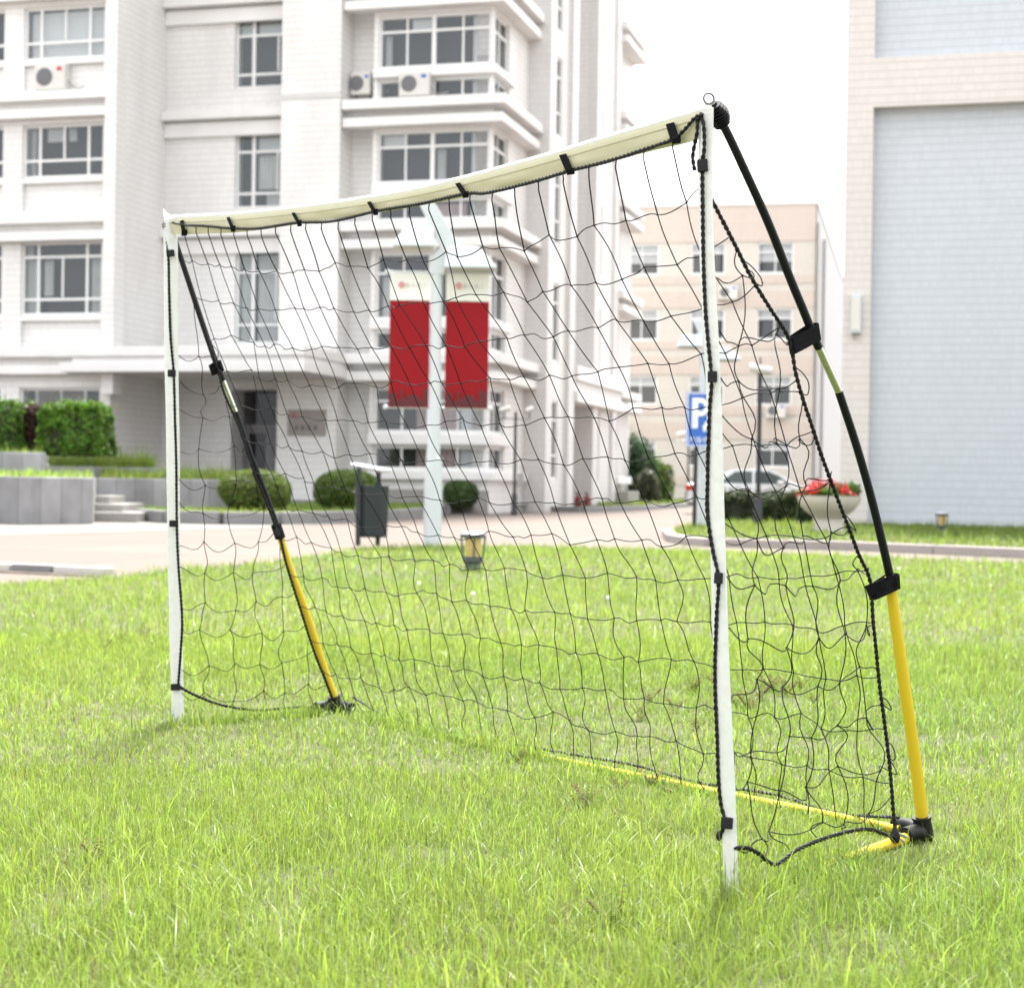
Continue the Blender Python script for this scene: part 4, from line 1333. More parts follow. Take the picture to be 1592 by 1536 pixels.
# stone bowl with red flowers
p = ground(1288, 834); k = p.y / F
rp = empty("flower_bowl", (p.x, p.y, .05)); tag(rp, "wide pale stone planter bowl full of red flowers on the verge", "planter")
c = lambda v: v * k
q = MB(); q.lathe([(c(28), -.1), (c(27), c(6)), (c(23), c(10)), (c(21), c(22)), (c(24), c(26)), (c(36), c(34)), (c(45), c(44)), (c(48.5), c(52)), (c(49.5), c(58)), (c(46), c(58)), (c(44), c(52)), (.01, c(50))], 36)
q.build("bowl", M['bowl'], rp, smooth=True)
sf = ell_surf(c(43), c(41), c(20), 41, zmin=-.15, depth=.5, lump=.25)
def s1_(rg, n):
    P, D = sf(rg, n); P[:, 2] += c(55); return P, D
leaves("foliage", 3500, s1_, .045, (.06, .13, .02), .35, M['leaf'], rp, 41)
sf2 = ell_surf(c(41), c(38), c(22), 42, zmin=.10, depth=.42, lump=.5)
def s2_(rg, n):
    P, D = sf2(rg, n); P[:, 2] += c(56); P[:, 0] += -c(3); return P, D
leaves("flowers", 1900, s2_, .034, (.42, .022, .028), .42, M['flower'], rp, 42)
sf3 = ell_surf(c(10), c(10), c(12), 43, zmin=-.2, depth=.5, lump=.4)
def s3_(rg, n):
    P, D = sf3(rg, n); P[:, 2] += c(66); P[:, 0] += c(36); return P, D
leaves("side_foliage", 900, s3_, .04, (.10, .17, .04), .3, M['leaf'], rp, 43)

# silver car behind the hedge
pc = at(1186, 760, 54)
rc = empty("parked_car", (pc.x, 55.0, -.045), R(-6)); tag(rc, "silver saloon car with red tail light parked behind the low hedge", "car")
# lofted body: rings across the car; x = length (tail at -x), y = width, z = height
st = [(-2.30, .62, .52, .86, .70), (-2.22, .30, .98, .92, .74), (-1.9, .22, 1.03, .93, .80), (-1.2, .20, 1.0, .93, .88), (-.2, .20, .97, .93, .9), (1.0, .20, .95, .93, .9), (1.6, .22, .90, .92, .84), (2.1, .26, .78, .88, .74), (2.32, .38, .62, .80, .6)]
def ringp(x, zb, zt, hw, hw2):
    return [(x, -hw * .86, zb), (x, -hw, zb + .12), (x, -hw, (zb + zt) / 2), (x, -hw * .97, zt - .06), (x, -hw2, zt), (x, hw2, zt), (x, hw * .97, zt - .06), (x, hw, (zb + zt) / 2), (x, hw, zb + .12), (x, hw * .86, zb)]
q = MB(); rings = [ringp(*s_) for s_ in st]; m_ = 10
vs = [v for r__ in rings for v in r__]
fs = [tuple(range(m_)), tuple(range((len(st) - 1) * m_, len(st) * m_))[::-1]]
for i in range(len(st) - 1):
    for j in range(m_):
        j2 = (j + 1) % m_; fs.append((i * m_ + j, (i + 1) * m_ + j, (i + 1) * m_ + j2, i * m_ + j2))
q.add(vs, fs)
body = q.build("body", M['car_paint'], rc, smooth=True, bevel=.0)
cab = [(-1.75, .98, .80), (-1.35, 1.22, .74), (-.85, 1.42, .66), (-.2, 1.47, .64), (.35, 1.43, .66), (.75, 1.24, .72), (1.25, .93, .82)]
q = MB(); vs = []
for x, z, hw in cab: vs += [(x, -.86, min(.94, z)), (x, -hw, z), (x, hw, z), (x, .86, min(.94, z))]
fs = []
for i in range(len(cab) - 1):
    for j in range(3): fs.append((4 * i + j, 4 * i + 4 + j, 4 * i + 5 + j, 4 * i + 1 + j))
q.add(vs, fs); q.build("roof", M['car_paint'], rc, smooth=True)
def glz(pts, nm="side_window"):
    for s in (-1, 1):
        q = MB(); q.add([(x, s * (hw + .012), z) for x, z, hw in pts], [tuple(range(len(pts)))[:: (1 if s < 0 else -1)]]); q.build(nm, M['car_glass'], rc)
glz([(-1.25, 1.0, .84), (-.22, 1.0, .85), (-.22, 1.38, .70), (-.75, 1.36, .71)]); glz([(-.14, 1.0, .85), (.95, .99, .85), (.62, 1.24, .74), (.3, 1.37, .70), (-.14, 1.38, .70)])
q = MB(); q.quad((-1.72, -.70, 1.01), (-1.72, .70, 1.01), (-.95, .60, 1.405), (-.95, -.60, 1.405)); q.build("rear_window", M['car_glass'], rc)
for s in (-1, 1):
    q = MB(); q.box(-2.29, -1.98, s * .80 - .13, s * .80 + .13, .74, .93); q.build("tail_light", M['tail'], rc, bevel=.02)
    for x in (-1.35, 1.4):
        q = MB()
        prof = [(.16, -.1), (.30, -.1), (.325, -.06), (.325, .06), (.30, .1), (.16, .1)]
        vs = []; n = 24
        for r__, yy in prof:
            for t in range(n): vs.append((x + r__ * math.cos(2 * math.pi * t / n), s * .84 + yy, .325 + r__ * math.sin(2 * math.pi * t / n)))
        fs = [(i * n + t, i * n + (t + 1) % n, (i + 1) * n + (t + 1) % n, (i + 1) * n + t) for i in range(5) for t in range(n)]
        q.add(vs, fs); wh = q.build("wheel", M['tyre'], rc, smooth=True)
        q = MB(); vs = [(x + .2 * math.cos(2 * math.pi * t / n), s * .91, .325 + .2 * math.sin(2 * math.pi * t / n)) for t in range(n)]; q.add(vs, [tuple(range(n))]); q.build("rim", M['bin_top'], wh)
q = MB(); q.box(.55, .75, -1.04, -.9, .95, 1.08); q.build("mirror", M['car_paint'], rc, bevel=.02)

# ------------------------------------------------------------------ the goal
RG, LG, RB, LB = ground(1137, 1388), ground(276, 1126), ground(1432, 1306), ground(525, 1106)
RT, LT = at(1099, 172, RG.y - .05), at(263, 345, LG.y - .05)
def nrm3(a, b, c): return (b - a).cross(c - a).normalized()
NR, NL = nrm3(RT, RG, RB), nrm3(LT, LG, LB)
NF = nrm3(LT, RT, (LG + RG) / 2)
rp = lambda x, y: onplane(x, y, RG, NR)
lp = lambda x, y: onplane(x, y, LG, NL)
fp = lambda x, y: onplane(x, y, RT, NF)
fpo = lambda x, y, o: onplane(x, y, RT + (NF if NF.y < 0 else -NF) * o, NF)
front = (RG - LG); front.z = 0; front.normalize()          # along the goal mouth
toC = lambda p, d: p + (CAM - p).normalized() * d
goal = empty("soccer_goal", (RG + LG) / 2)
tag(goal, "portable soccer goal with white posts, black net and yellow and black bowed side poles", "soccer goal")
def G(mb, name, mat, parent=None, **kw):
    o = mb.build(name, mat, parent or goal, **kw)
    if parent is None: o.location = -goal.location
    return o

# posts: flattened vinyl sleeves with lengthwise creases
def post(pix, plane, rx, ry, seed):
    pts = spline([plane(x, y) for x, y in pix], .02)
    r_ = random.Random(seed); n = 20
    ph = [r_.uniform(0, 6.3) for _ in range(4)]
    q = MB(); vs = []; fs = []
    for i, p in enumerate(pts):
        z = p.z
        for k in range(n):
            a = 2 * math.pi * k / n
            cr = 1 + .09 * math.sin(3 * a + ph[0] + 1.2 * math.sin(z * 2 + ph[1])) + .07 * math.sin(5 * a + ph[2] + z * 3.1) + .02 * math.sin(2 * a + z * 21 + ph[3])
            wv = .0018 * math.sin(z * 9 + ph[1])
            bk = Vector((-front.y, front.x, 0))
            vs.append(p + front * (math.cos(a) * rx * cr + wv) + bk * (math.sin(a) * ry * cr))
    for i in range(len(pts) - 1):
        for k in range(n):
            k2 = (k + 1) % n; fs.append((i * n + k, i * n + k2, (i + 1) * n + k2, (i + 1) * n + k))
    fs.append(tuple(range(n))); fs.append(tuple((len(pts) - 1) * n + k for k in range(n)))
    q.add(vs, fs)
    G(q, "post", M['vinyl_w'], smooth=True)
    return pts
RPIX = [(1099, 170), (1099, 320), (1102, 440), (1108, 581), (1117, 855), (1122, 1046), (1129, 1210), (1138, 1410)]
LPIX = [(264, 343), (266, 420), (267, 545), (271, 880), (274.5, 1040), (277, 1140)]
post(RPIX, fp, .0168, .0105, 1); post(LPIX, fp, .027, .0185, 2)

# crossbar: a pole in a vinyl sleeve whose flat face hangs below it
TOPX = [(266, 341), (278, 338.5), (352, 335), (400, 331), (480, 322), (559, 311), (640, 297), (711, 281), (790, 260.5), (867, 239), (945, 215.5), (1019, 194), (1070, 179), (1094, 172)]
BOTX = [(266, 362), (280, 365), (352, 363), (400, 359), (480, 347), (559, 336), (640, 323), (711, 309.5), (790, 291), (867, 273), (945, 254), (1019, 235), (1068, 224), (1090, 216)]
tp = spline([fp(*p) for p in TOPX], .03)
bpix = spline([Vector((x, y, 0)) for x, y in BOTX], 12)
def lerpx(x):
    for i in range(len(bpix) - 1):
        if bpix[i].x <= x <= bpix[i + 1].x:
            t = (x - bpix[i].x) / max(1e-6, bpix[i + 1].x - bpix[i].x); return bpix[i].y * (1 - t) + bpix[i + 1].y * t
    return bpix[0].y if x < bpix[0].x else bpix[-1].y
def pix(p):
    d = p - CAM; zc_ = d.dot(fwd); return (CX + F * d.dot(cam_x) / zc_, CY - F * d.dot(cam_y) / zc_)
bk = Vector((-front.y, front.x, 0)); bk = bk if bk.y > 0 else -bk
q = MB(); vs, fs = [], []
prof = [(0.0, .000), (.010, -.003), (.0145, -.012), (.0135, -.022)]
m_ = 12
for i, p in enumerate(tp):
    u, v = pix(p); b = fp(u, lerpx(u)); H = max(.03, (p - b).length)
    wv = .0012 * math.sin(i * .8) + .0008 * math.sin(i * 2.1)
    sec = [(0, 0), (-.0075, .002), (-.0105, .009), (-.0095, .018), (-.0078 + wv, H * .62), (-.0060 + wv * 2, H * .86), (-.003, H), (.001, H * .985), (.0030, H * .84), (.006, H * .55), (.010, .020), (.009, .005)]
    for d_, dz in sec: vs.append(p + bk * d_ - Vector((0, 0, dz)))
for i in range(len(tp) - 1):
    for k in range(m_):
        k2 = (k + 1) % m_; fs.append((i * m_ + k, i * m_ + k2, (i + 1) * m_ + k2, (i + 1) * m_ + k))
fs += [tuple(range(m_)), tuple((len(tp) - 1) * m_ + k for k in range(m_))]
q.add(vs, fs); cb = G(q, "crossbar", M['vinyl_bounce'], smooth=True)
q = MB(); q.tube([p - bk * .0101 - Vector((0, 0, .0165)) for p in tp], .0011, 6); G(q, "sleeve_seam", M['vinyl_seam'], smooth=True)
q = MB(); q.tube([p + Vector((0, 0, .0005)) - bk * .001 for p in tp], .0075, 10)
G(q, "crossbar_edge", M['vinyl_w'], smooth=True)

# ropes: two strands twisted round each other
def rope(pts, r=.0040, pitch=.026, name="rope", fuzz=.0):
    pts = spline(pts, .0045)
    q = MB(); k = len(pts); nrm = None; A_, B_ = [], []; s = 0
    for i, p in enumerate(pts):
        t = (pts[min(i + 1, k - 1)] - pts[max(i - 1, 0)]).normalized()
        if nrm is None: nrm = t.orthogonal().normalized()
        else: nrm = (nrm - t * nrm.dot(t)).normalized()
        b = t.cross(nrm)
        if i: s += (p - pts[i - 1]).length
        a = 2 * math.pi * s / pitch
        jit = 1 + rnd.uniform(-.12, .12)
        o = (nrm * math.cos(a) + b * math.sin(a)) * r * .52 * jit
        A_.append(p + o); B_.append(p - o)
    q.tube(A_, r * .60, 6); q.tube(B_, r * .60, 6)
    # stray fibres
    for i in range(3, k - 3, 4):
        if rnd.random() < .5:
            d = Vector((rnd.uniform(-1, 1), rnd.uniform(-1, 1), rnd.uniform(-1, 1))).normalized()
            q.tube([pts[i] + d * r * .8, pts[i] + d * r * 1.6 + Vector((0, 0, rnd.uniform(-.003, .003)))], .0004, 3, caps=False)
    return G(q, name, M['rope'], smooth=True)
CROPE = [(268, 346), (290, 350), (320, 351.5), (355, 355), (400, 355.5), (430, 351), (462, 346.5), (517, 344), (587, 328), (653, 317), (723, 301.5), (758, 300), (832, 282), (887, 265.5), (945, 251), (1019, 227), (1048, 216), (1066, 200), (1080, 184), (1090, 178)]
crope = [fpo(*p, .0165) for p in CROPE]
rope(crope, .0040, name="crossbar_rope")
RROPE = [(1089, 180), (1094, 195), (1095, 230), (1092, 258), (1092.5, 330), (1094, 420), (1098, 500), (1106, 588), (1103, 640), (1100, 740), (1100, 800), (1108, 855), (1117, 900), (1114, 960), (1111.5, 1050), (1115, 1150), (1117, 1210), (1121, 1250), (1127, 1278), (1120, 1298)]
rope([toC(fp(*p), .021) for p in RROPE], .0040, name="post_rope")
rope([toC(fp(*p), .024) for p in ((1092, 178), (1085, 186), (1084, 205), (1080, 225), (1077, 245), (1080, 265))], .0040, name="rope_tail")
LROPE = [(258, 346), (258, 362), (262, 400), (263, 450), (265, 520), (270, 580), (272, 650), (274, 720), (275, 820), (277.5, 880), (283, 960), (281, 1010), (277, 1064)]
rope([toC(fp(*p), .037) for p in LROPE], .0046, name="post_rope")
LSIDE_B = [toC(fp(277, 1066), .02)] + [lp(*p) for p in ((300, 1079), (345, 1096), (400, 1104), (440, 1101), (480, 1099), (522, 1106))]
rope(LSIDE_B, .0048, name="ground_rope")
RSIDE_B = [fp(1144, 1318)] + [toC(rp(*p), .03) + Vector((0, 0, .010)) for p in ((1160, 1326), (1178, 1334), (1205, 1352), (1235, 1331), (1265, 1317), (1300, 1305), (1345, 1296), (1372, 1303), (1394, 1310))]
rope(RSIDE_B, .0046, name="ground_rope")
LARM_R = [(262, 348), (272, 372), (290, 425), (308, 480), (328, 545), (337, 570), (350, 615), (372, 665), (395, 735), (412, 775), (430, 822), (437, 842), (446, 880), (468, 950), (488, 1012), (503, 1050), (519, 1092)]
larm_r = [toC(lp(*p), .016) for p in LARM_R]
rope(larm_r, .0046, name="side_rope")
RARM_R = [(1096, 185), (1100, 260), (1110, 318), (1124, 345), (1146, 388), (1168, 432), (1196, 478), (1222, 518), (1231, 545), (1237, 580), (1248, 620), (1262, 662), (1276, 705), (1291, 746), (1306, 786), (1320, 822), (1335, 862), (1350, 894), (1355, 920), (1357, 960), (1362, 1010), (1368, 1070), (1376, 1130), (1384, 1200), (1389, 1262), (1393, 1298)]
rarm_r = [rp(*p) for p in RARM_R]
rope([rp(1101, 302), rp(1105, 309)] + rarm_r[2:], .0043, name="side_rope")

# net: knotted squares; twine segments sag and wander a little between knots
KN = [0]
def arcres(pts, n):
    pts = spline(pts, .01); L = [0]
    for i in range(1, len(pts)): L.append(L[-1] + (pts[i] - pts[i - 1]).length)
    out = []; j = 0
    for k in range(n + 1):
        s = L[-1] * k / n
        while j < len(L) - 2 and L[j + 1] < s: j += 1
        t = (s - L[j]) / max(1e-9, L[j + 1] - L[j]); out.append(pts[j].lerp(pts[j + 1], min(1, max(0, t))))
    return out
def strand(q, a, b, sag, wob, rr, r=.00125):
    n = 7; d = (b - a); L = d.length
    if L < 1e-4: return
    t = d / L
    s1 = t.cross(Vector((0, 0, 1)));
    s1 = s1.normalized() if s1.length > 1e-3 else Vector((1, 0, 0))
    s2 = t.cross(s1)
    w1, w2, w3 = rr.gauss(0, wob), rr.gauss(0, wob), rr.gauss(0, wob * .7)
    pts = []
    for k in range(n + 1):
        u = k / n; e = math.sin(math.pi * u)
        pts.append(a + d * u + (s1 * (w1 * e + w3 * math.sin(2 * math.pi * u)) + s2 * (w2 * e + w3 * math.sin(2 * math.pi * u))) - Vector((0, 0, 1)) * (sag * e * (1 - abs(t.z))))
    q.tube(pts, r, 5, caps=False)
def knot(q, p, r=.0030):
    q.add([p + Vector(v) * r for v in ((1, 0, 0), (-1, 0, 0), (0, 1, 0), (0, -1, 0), (0, 0, 1), (0, 0, -1))],
          [(0, 2, 4), (2, 1, 4), (1, 3, 4), (3, 0, 4), (2, 0, 5), (1, 2, 5), (3, 1, 5), (0, 3, 5)])
NS, NT = 28, 14
rr = random.Random(5)
Tn = arcres(crope, NS)
BB = [LB.lerp(RB, k / 8) + Vector((0, 0, .028)) for k in range(9)]
Bn = arcres(BB, NS); Ln = arcres(larm_r, NT); Rn = arcres(rarm_r, NT)
grid = []
for i in range(NS + 1):
    s = i / NS; colp = []
    for j in range(NT + 1):
        t = j / NT
        p = Tn[i] * (1 - t) + Bn[i] * t + Ln[j] * (1 - s) + Rn[j] * s
        p -= Tn[0] * (1 - s) * (1 - t) + Tn[-1] * s * (1 - t) + Bn[0] * (1 - s) * t + Bn[-1] * s * t
        e = math.sin(math.pi * s) * math.sin(math.pi * t)
        p = p + Vector((0, 0, -.03 * e)) + bk * (.05 * e)
        if 0 < i < NS and 0 < j < NT:
            p += Vector((rr.gauss(0, .007), rr.gauss(0, .007), rr.gauss(0, .007)))
            if j % 2: p += front * .012 * rr.uniform(.3, 1)
        colp.append(Tn[i].copy() if j == 0 and 0 < i < NS else p)
    grid.append(colp)
q = MB()
for i in range(NS + 1):
    for j in range(NT + 1):
        slack = .0020 + .0036 * max(0, (j / NT) - .45) * 2
        if 0 < i < NS and j == 0:
            wp = toC(grid[i][0] + Vector((0, 0, -.020)), .004)
            strand(q, grid[i][0], wp, 0, .0005, rr, .0016); strand(q, wp, grid[i][1], 0, slack * .6, rr, .0016)
        elif 0 < i < NS and j < NT: strand(q, grid[i][j], grid[i][j + 1], 0, slack, rr)
        if i < NS and 0 < j < NT: strand(q, grid[i][j], grid[i + 1][j], .0015 + rr.gauss(0, .0025) if i > 5 else .008, .0026, rr)
        if 0 < i < NS and 0 < j < NT: knot(q, grid[i][j])
G(q, "back_net", M['twine'])

def side_net(name, Gp, Tpt, Bpt, armcurve, bottom, sag, wob, seed, cell=.10):
    r2 = random.Random(seed); q = MB()
    e2 = Tpt - Gp; H = e2.length; e2 = e2 / H
    e1 = (Bpt - Gp); Wd = e1.length; e1 = e1 / Wd
    g11, g12, g22 = 1.0, e1.dot(e2), 1.0; det = g11 * g22 - g12 * g12
    def sh(p):
        d = p - Gp; a, b = d.dot(e1), d.dot(e2)
        return (a * g22 - b * g12) / det, (b * g11 - a * g12) / det
    arm = [sh(p) for p in spline(armcurve, .02)]
    bot = [sh(p) for p in spline(bottom, .02)]
    def arm_s(h):
        for i in range(len(arm) - 1):
            (s0, h0), (s1, h1) = arm[i], arm[i + 1]
            if (h0 - h) * (h1 - h) <= 0 and abs(h1 - h0) > 1e-9: return s0 + (s1 - s0) * (h - h0) / (h1 - h0)
        return None
    def bot_h(s):
        best = min(bot, key=lambda b: abs(b[0] - s)); return best[1]
    nc = int(Wd / cell) + 1
    hs = [.10 + cell * .98 * k for k in range(16)]
    K = {}
    for j, h in enumerate(hs):
        sm = arm_s(h)
        if sm is None: continue
        for i in range(nc + 1):
            s = i * cell
            if i == 0: K[i, j] = Gp + e1 * .018 + e2 * (h + r2.uniform(-.03, .03))
            elif s < sm - .02:
                K[i, j] = Gp + e1 * (s + r2.gauss(0, .010)) + e2 * (h - .018 * math.sin(math.pi * s / sm) + r2.gauss(0, .011)) + NRM * r2.gauss(0, .012)
        last = max(i for (i, jj) in K if jj == j)
        if last == 0:
            del K[0, j]; continue
        for i in range(last): strand(q, K[i, j], K[i + 1, j], sag, wob, r2)
        end = Gp + e1 * sm + e2 * (h + r2.uniform(-.02, .03))
        # the loop that ties the row to the rope
        strand(q, K[last, j], end, sag * .4, wob * 1.6, r2)
        if r2.random() < .55:
            o = e1 * r2.uniform(.018, .03)
            sa, sb = arm_s(h + .035), arm_s(h - .032)
            if sa is None or sb is None: continue
            A0, A1 = Gp + e1 * sa + e2 * (h + .035), Gp + e1 * sb + e2 * (h - .032)
            pts = spline([end, end.lerp(A1, .25) + o * .9, A0.lerp(A1, .45) + o * 1.25, A0.lerp(A1, .15) + o * .8, A0], .006)
            q.tube(pts, .00125, 5, caps=False)
    for i in range(1, nc + 1):
        js = sorted(j for (ii, j) in K if ii == i)
        if not js: continue
        for a, b in zip(js, js[1:]): strand(q, K[i, a], K[i, b], 0, wob * 1.1, r2)
        s = i * cell
        strand(q, K[i, js[0]], Gp + e1 * s + e2 * bot_h(s), 0, wob * 1.3, r2)
        top = K[i, js[-1]]
        # up to the rope
        for (s0, h0) in arm:
            if abs(s0 - s) < .02 and h0 > hs[js[-1]]:
                strand(q, top, Gp + e1 * s0 + e2 * h0, 0, wob, r2); break
        for j in js: knot(q, K[i, j], .0032)
    return G(q, name, M['twine'])
NRM = NR if NR.y > 0 else -NR
side_net("side_net", RG, RT, RB, rarm_r[2:], RSIDE_B, .013, .007, 8)
NRM = NL if NL.y > 0 else -NL
side_net("side_net", LG, LT, LB, larm_r, LSIDE_B, .020, .004, 9)

# bowed side poles: yellow lower tube, black fibreglass, bare ferrule
def arm(plane, pts, cuts):
    """cuts: list of (name, from index, to index, radius, material)"""
    for nm, a, b, r0, r1, mt in cuts:
        q = MB(); L = spline([plane(*p) for p in pts[a:b + 1]], .02)
        n = len(L); q.tube(L, [r0 + (r1 - r0) * i / (n - 1) for i in range(n)], 14)
        G(q, nm, M[mt], smooth=True)
RARM = [(1112, 180), (1127, 200), (1160, 270), (1195, 348), (1228, 432), (1250, 485), (1264, 520), (1273, 541), (1288, 574), (1304, 609), (1330, 688), (1352, 764), (1370, 836), (1384, 897), (1390, 950), (1404, 1050), (1420, 1162), (1434, 1272), (1436, 1295)]
arm(rp, RARM, [("upper_pole", 0, 7, .0082, .0088, 'pole_b'), ("ferrule", 7, 9, .0078, .0078, 'steel'), ("middle_pole", 9, 13, .0085, .0092, 'pole_b'), ("lower_pole", 13, 18, .0122, .0140, 'pole_y')])
LARM = [(268, 362), (290, 428), (312, 495), (335, 562), (347, 592), (356, 615), (366, 640), (395, 722), (415, 774), (434, 828), (452, 886), (478, 958), (505, 1042), (525, 1098)]
arm(lp, LARM, [("upper_pole", 0, 4, .0088, .0092, 'pole_b'), ("ferrule", 4, 6, .0086, .0086, 'steel'), ("middle_pole", 6, 9, .0092, .0098, 'pole_b'), ("lower_pole", 9, 13, .0120, .0135, 'pole_y')])
# ground bars
bz = Vector((0, 0, .006))
def gbar(a, b, trim0, trim1, r=.0105, za=.0, zb=.0):
    a = a + Vector((0, 0, za)); b = b + Vector((0, 0, zb))
    d = (b - a).normalized(); L = (b - a).length; q = MB()
    q.tube([a + d * trim0 + bz, a + d * (L / 2) + bz * 1.15, b - d * trim1 + bz], r, 14); G(q, "ground_bar", M['pole_y'], smooth=True)
gbar(LB, RB, .05, .06, .0112, -.022, .007); gbar(RG, RB, .02, .07, .0125, -.026, .012); gbar(LG, LB, .02, .05, .0105, -.016, -.008)
rope([LB + Vector((.05, 0, .05))] + [LB.lerp(RB, k / 10) + Vector((rnd.uniform(-.02, .02) + .02, .02, (.010 if k < 5 else .020) + rnd.uniform(-.006, .008))) for k in range(1, 10)] + [RB + Vector((-.05, 0, .05))], .0040, name="ground_rope")

# ribbed joints on top
def ribbed(c, axis, n, r, pitch, nm="ribbed_joint"):
    axis = axis.normalized(); a = axis.orthogonal().normalized(); b = axis.cross(a); q = MB()
    for k in range(n):
        rk = r * (.70 + .42 * math.sin(math.pi * (k + .6) / n)); cc = c + axis * pitch * k
        q.tube([cc - axis * pitch * .15, cc + axis * pitch * .15], rk, 18)
    q.tube([c - axis * pitch, c + axis * pitch * n], r * .42, 12)
    return G(q, nm, M['rubber'])
ax = (rp(1124, 196) - rp(1109, 165))
ribbed(rp(1109, 165), ax, 8, .0205, ax.length / 7.4)
axl = (lp(268, 362) - lp(258, 346))
ribbed(lp(258, 346), axl, 6, .018, axl.length / 5.5)
q = MB(); c0 = toC(fp(1102, 154), -.0); n = 26
ringp_ = [c0 + cam_x * (.0100 * math.cos(2 * math.pi * k / n)) + cam_y * (.0100 * math.sin(2 * math.pi * k / n)) + fwd * .003 * math.cos(2 * math.pi * k / n) for k in range(n + 1)]
q.tube(ringp_, .0020, 6, caps=False); G(q, "key_ring", M['dark_steel'], smooth=True)
q = MB(); q.tube([fp(1099, 180), fp(1099, 172), fp(1100, 165), fp(1101, 160)], [.0125, .0105, .008, .004], 10, ell=(1, .6)); G(q, "post_tab", M['vinyl_w'], smooth=True)
q = MB(); q.tube([fp(264, 350), fp(261, 340), fp(256, 333), fp(254, 326)], [.022, .016, .008, .003], 9, ell=(1, .55)); q.tube([fp(262, 344), fp(270, 341), fp(280, 341)], [.012, .014, .010], 8, ell=(1, .7)); G(q, "post_tab", M['vinyl_w'], smooth=True)

# hook-and-loop straps
def clip(c, w_, h_, nm, mat, tilt=0.0, d=.006):
    x = (cam_x * math.cos(tilt) + cam_y * math.sin(tilt)); y = (cam_y * math.cos(tilt) - cam_x * math.sin(tilt)); z = x.cross(y)
    q = MB(); q.obox(c, x, y, z, w_ / 2, h_ / 2, d); G(q, nm, M[mat], bevel=.0015)
for (x, y, w_, h_, t) in ((1092, 258, 16, 19, .06), (1107.5, 586, 14, 17, 0), (1117, 899, 13, 17, -.05), (1130, 1279, 18, 17, -.08)):
    p = fp(x, y); k = p.y / F; clip(toC(p, .022), w_ * k, h_ * k, "post_strap", 'velcro_g', t)
for (x, y, w_, h_, t) in ((265, 394, 12, 10, .1), (267, 580.5, 12, 11, 0), (270, 814, 13, 10, 0), (273, 1068, 14, 10, 0)):
    p = fp(x, y); k = p.y / F; clip(toC(p, .038), w_ * k, h_ * k, "post_strap", 'velcro_g', t)
for (xt, yt, xb, yb, w_) in ((282, 343, 285, 362, 7), (354, 338, 361, 356, 5.5), (455, 331, 464, 347.5, 5.5), (573, 314, 582, 330, 6), (711, 285, 722, 303, 7.5), (874, 240.5, 885, 267, 10), (1041, 192, 1049, 219, 11)):
    a, b = fpo(xt, yt, .0172), fpo(xb, yb, .0205); k = a.y / F; hw = w_ * k / 2 / abs(front.dot(cam_x))
    q = MB(); n = 6; vs = []
    for i in range(n + 1):
        u = i / n; p = a.lerp(b, u)
        for s_ in (-1, 1): vs += [p + front * hw * s_, p + front * hw * s_ + bk * .0022]
    fs = []
    for i in range(n):
        o = 4 * i
        fs += [(o, o + 4, o + 6, o + 2), (o + 1, o + 3, o + 7, o + 5), (o, o + 1, o + 5, o + 4), (o + 2, o + 6, o + 7, o + 3)]
    fs += [(0, 2, 3, 1), (4 * n, 4 * n + 1, 4 * n + 3, 4 * n + 2)]
    q.add(vs, fs); G(q, "crossbar_strap", M['velcro'])
    p = toC(b, .006); q = MB(); q.obox(p + cam_x * .003, (cam_x + cam_y * .12).normalized(), cam_y, fwd, w_ * k * .62, 4.6 * k, .004); G(q, "strap_end", M['velcro'], bevel=.001)

def band(c1, c2, axis, wd, r, name="tie_band", flap=None):
    """a flat belt looped round the pole at c1 and the rope at c2"""
    axis = axis.normalized(); d = c2 - c1; d -= axis * d.dot(axis); L = d.length; d /= L; s = axis.cross(d)
    path = []
    n = 10
    for k in range(n + 1):
        a = math.pi / 2 + math.pi * k / n; path.append(c1 + d * (math.cos(a) * r) + s * (math.sin(a) * r))
    for k in range(n + 1):
        a = -math.pi / 2 + math.pi * k / n; path.append(c1 + d * (L + math.cos(a) * r * .45) + s * (math.sin(a) * r * .55))
    path.append(path[0])
    q = MB(); vs = []; m = len(path); cen = c1 + d * L / 2
    for i, p in enumerate(path[:-1]):
        o = (p - cen); o -= axis * o.dot(axis); o = o.normalized() * .0024
        tl = -.10 * ((p - c1).dot(d)) * axis
        for w_ in (-.5, .5): vs += [p + axis * wd * w_ + tl, p + o + axis * wd * w_ + tl]
    m -= 1; fs = []
    for i in range(m):
        a, b = 4 * i, 4 * ((i + 1) % m)
        fs += [(a + 1, b + 1, b + 3, a + 3), (a, a + 2, b + 2, b), (a, b, b + 1, a + 1), (a + 2, a + 3, b + 3, b + 2)]
    q.add(vs, fs)
    if flap:
        for (pa, pb, w0, w1) in flap:
            q.quad(pa - axis * w0 / 2, pb - axis * w1 / 2, pb + axis * w1 / 2, pa + axis * w0 / 2)
            q.quad(pa - axis * w0 / 2 + s * .002, pa + axis * w0 / 2 + s * .002, pb + axis * w1 / 2 + s * .002, pb - axis * w1 / 2 + s * .002)
    return G(q, name, M['velcro'], smooth=False)
axr = rp(1243, 500) - rp(1250, 545)
band(rp(1263.5, 518), rp(1231, 527), axr, .034, .0135)
axr2 = rp(1368, 885) - rp(1371, 925)
band(rp(1386, 905), rp(1357, 905), axr2, .030, .0165)
q = MB(); q.obox(toC(rp(1362, 914), .02), (cam_x + cam_y * .38).normalized(), (cam_y - cam_x * .38).normalized(), fwd, .021, .0125, .0022)
G(q, "tie_band_end", M['velcro'], bevel=.0015)
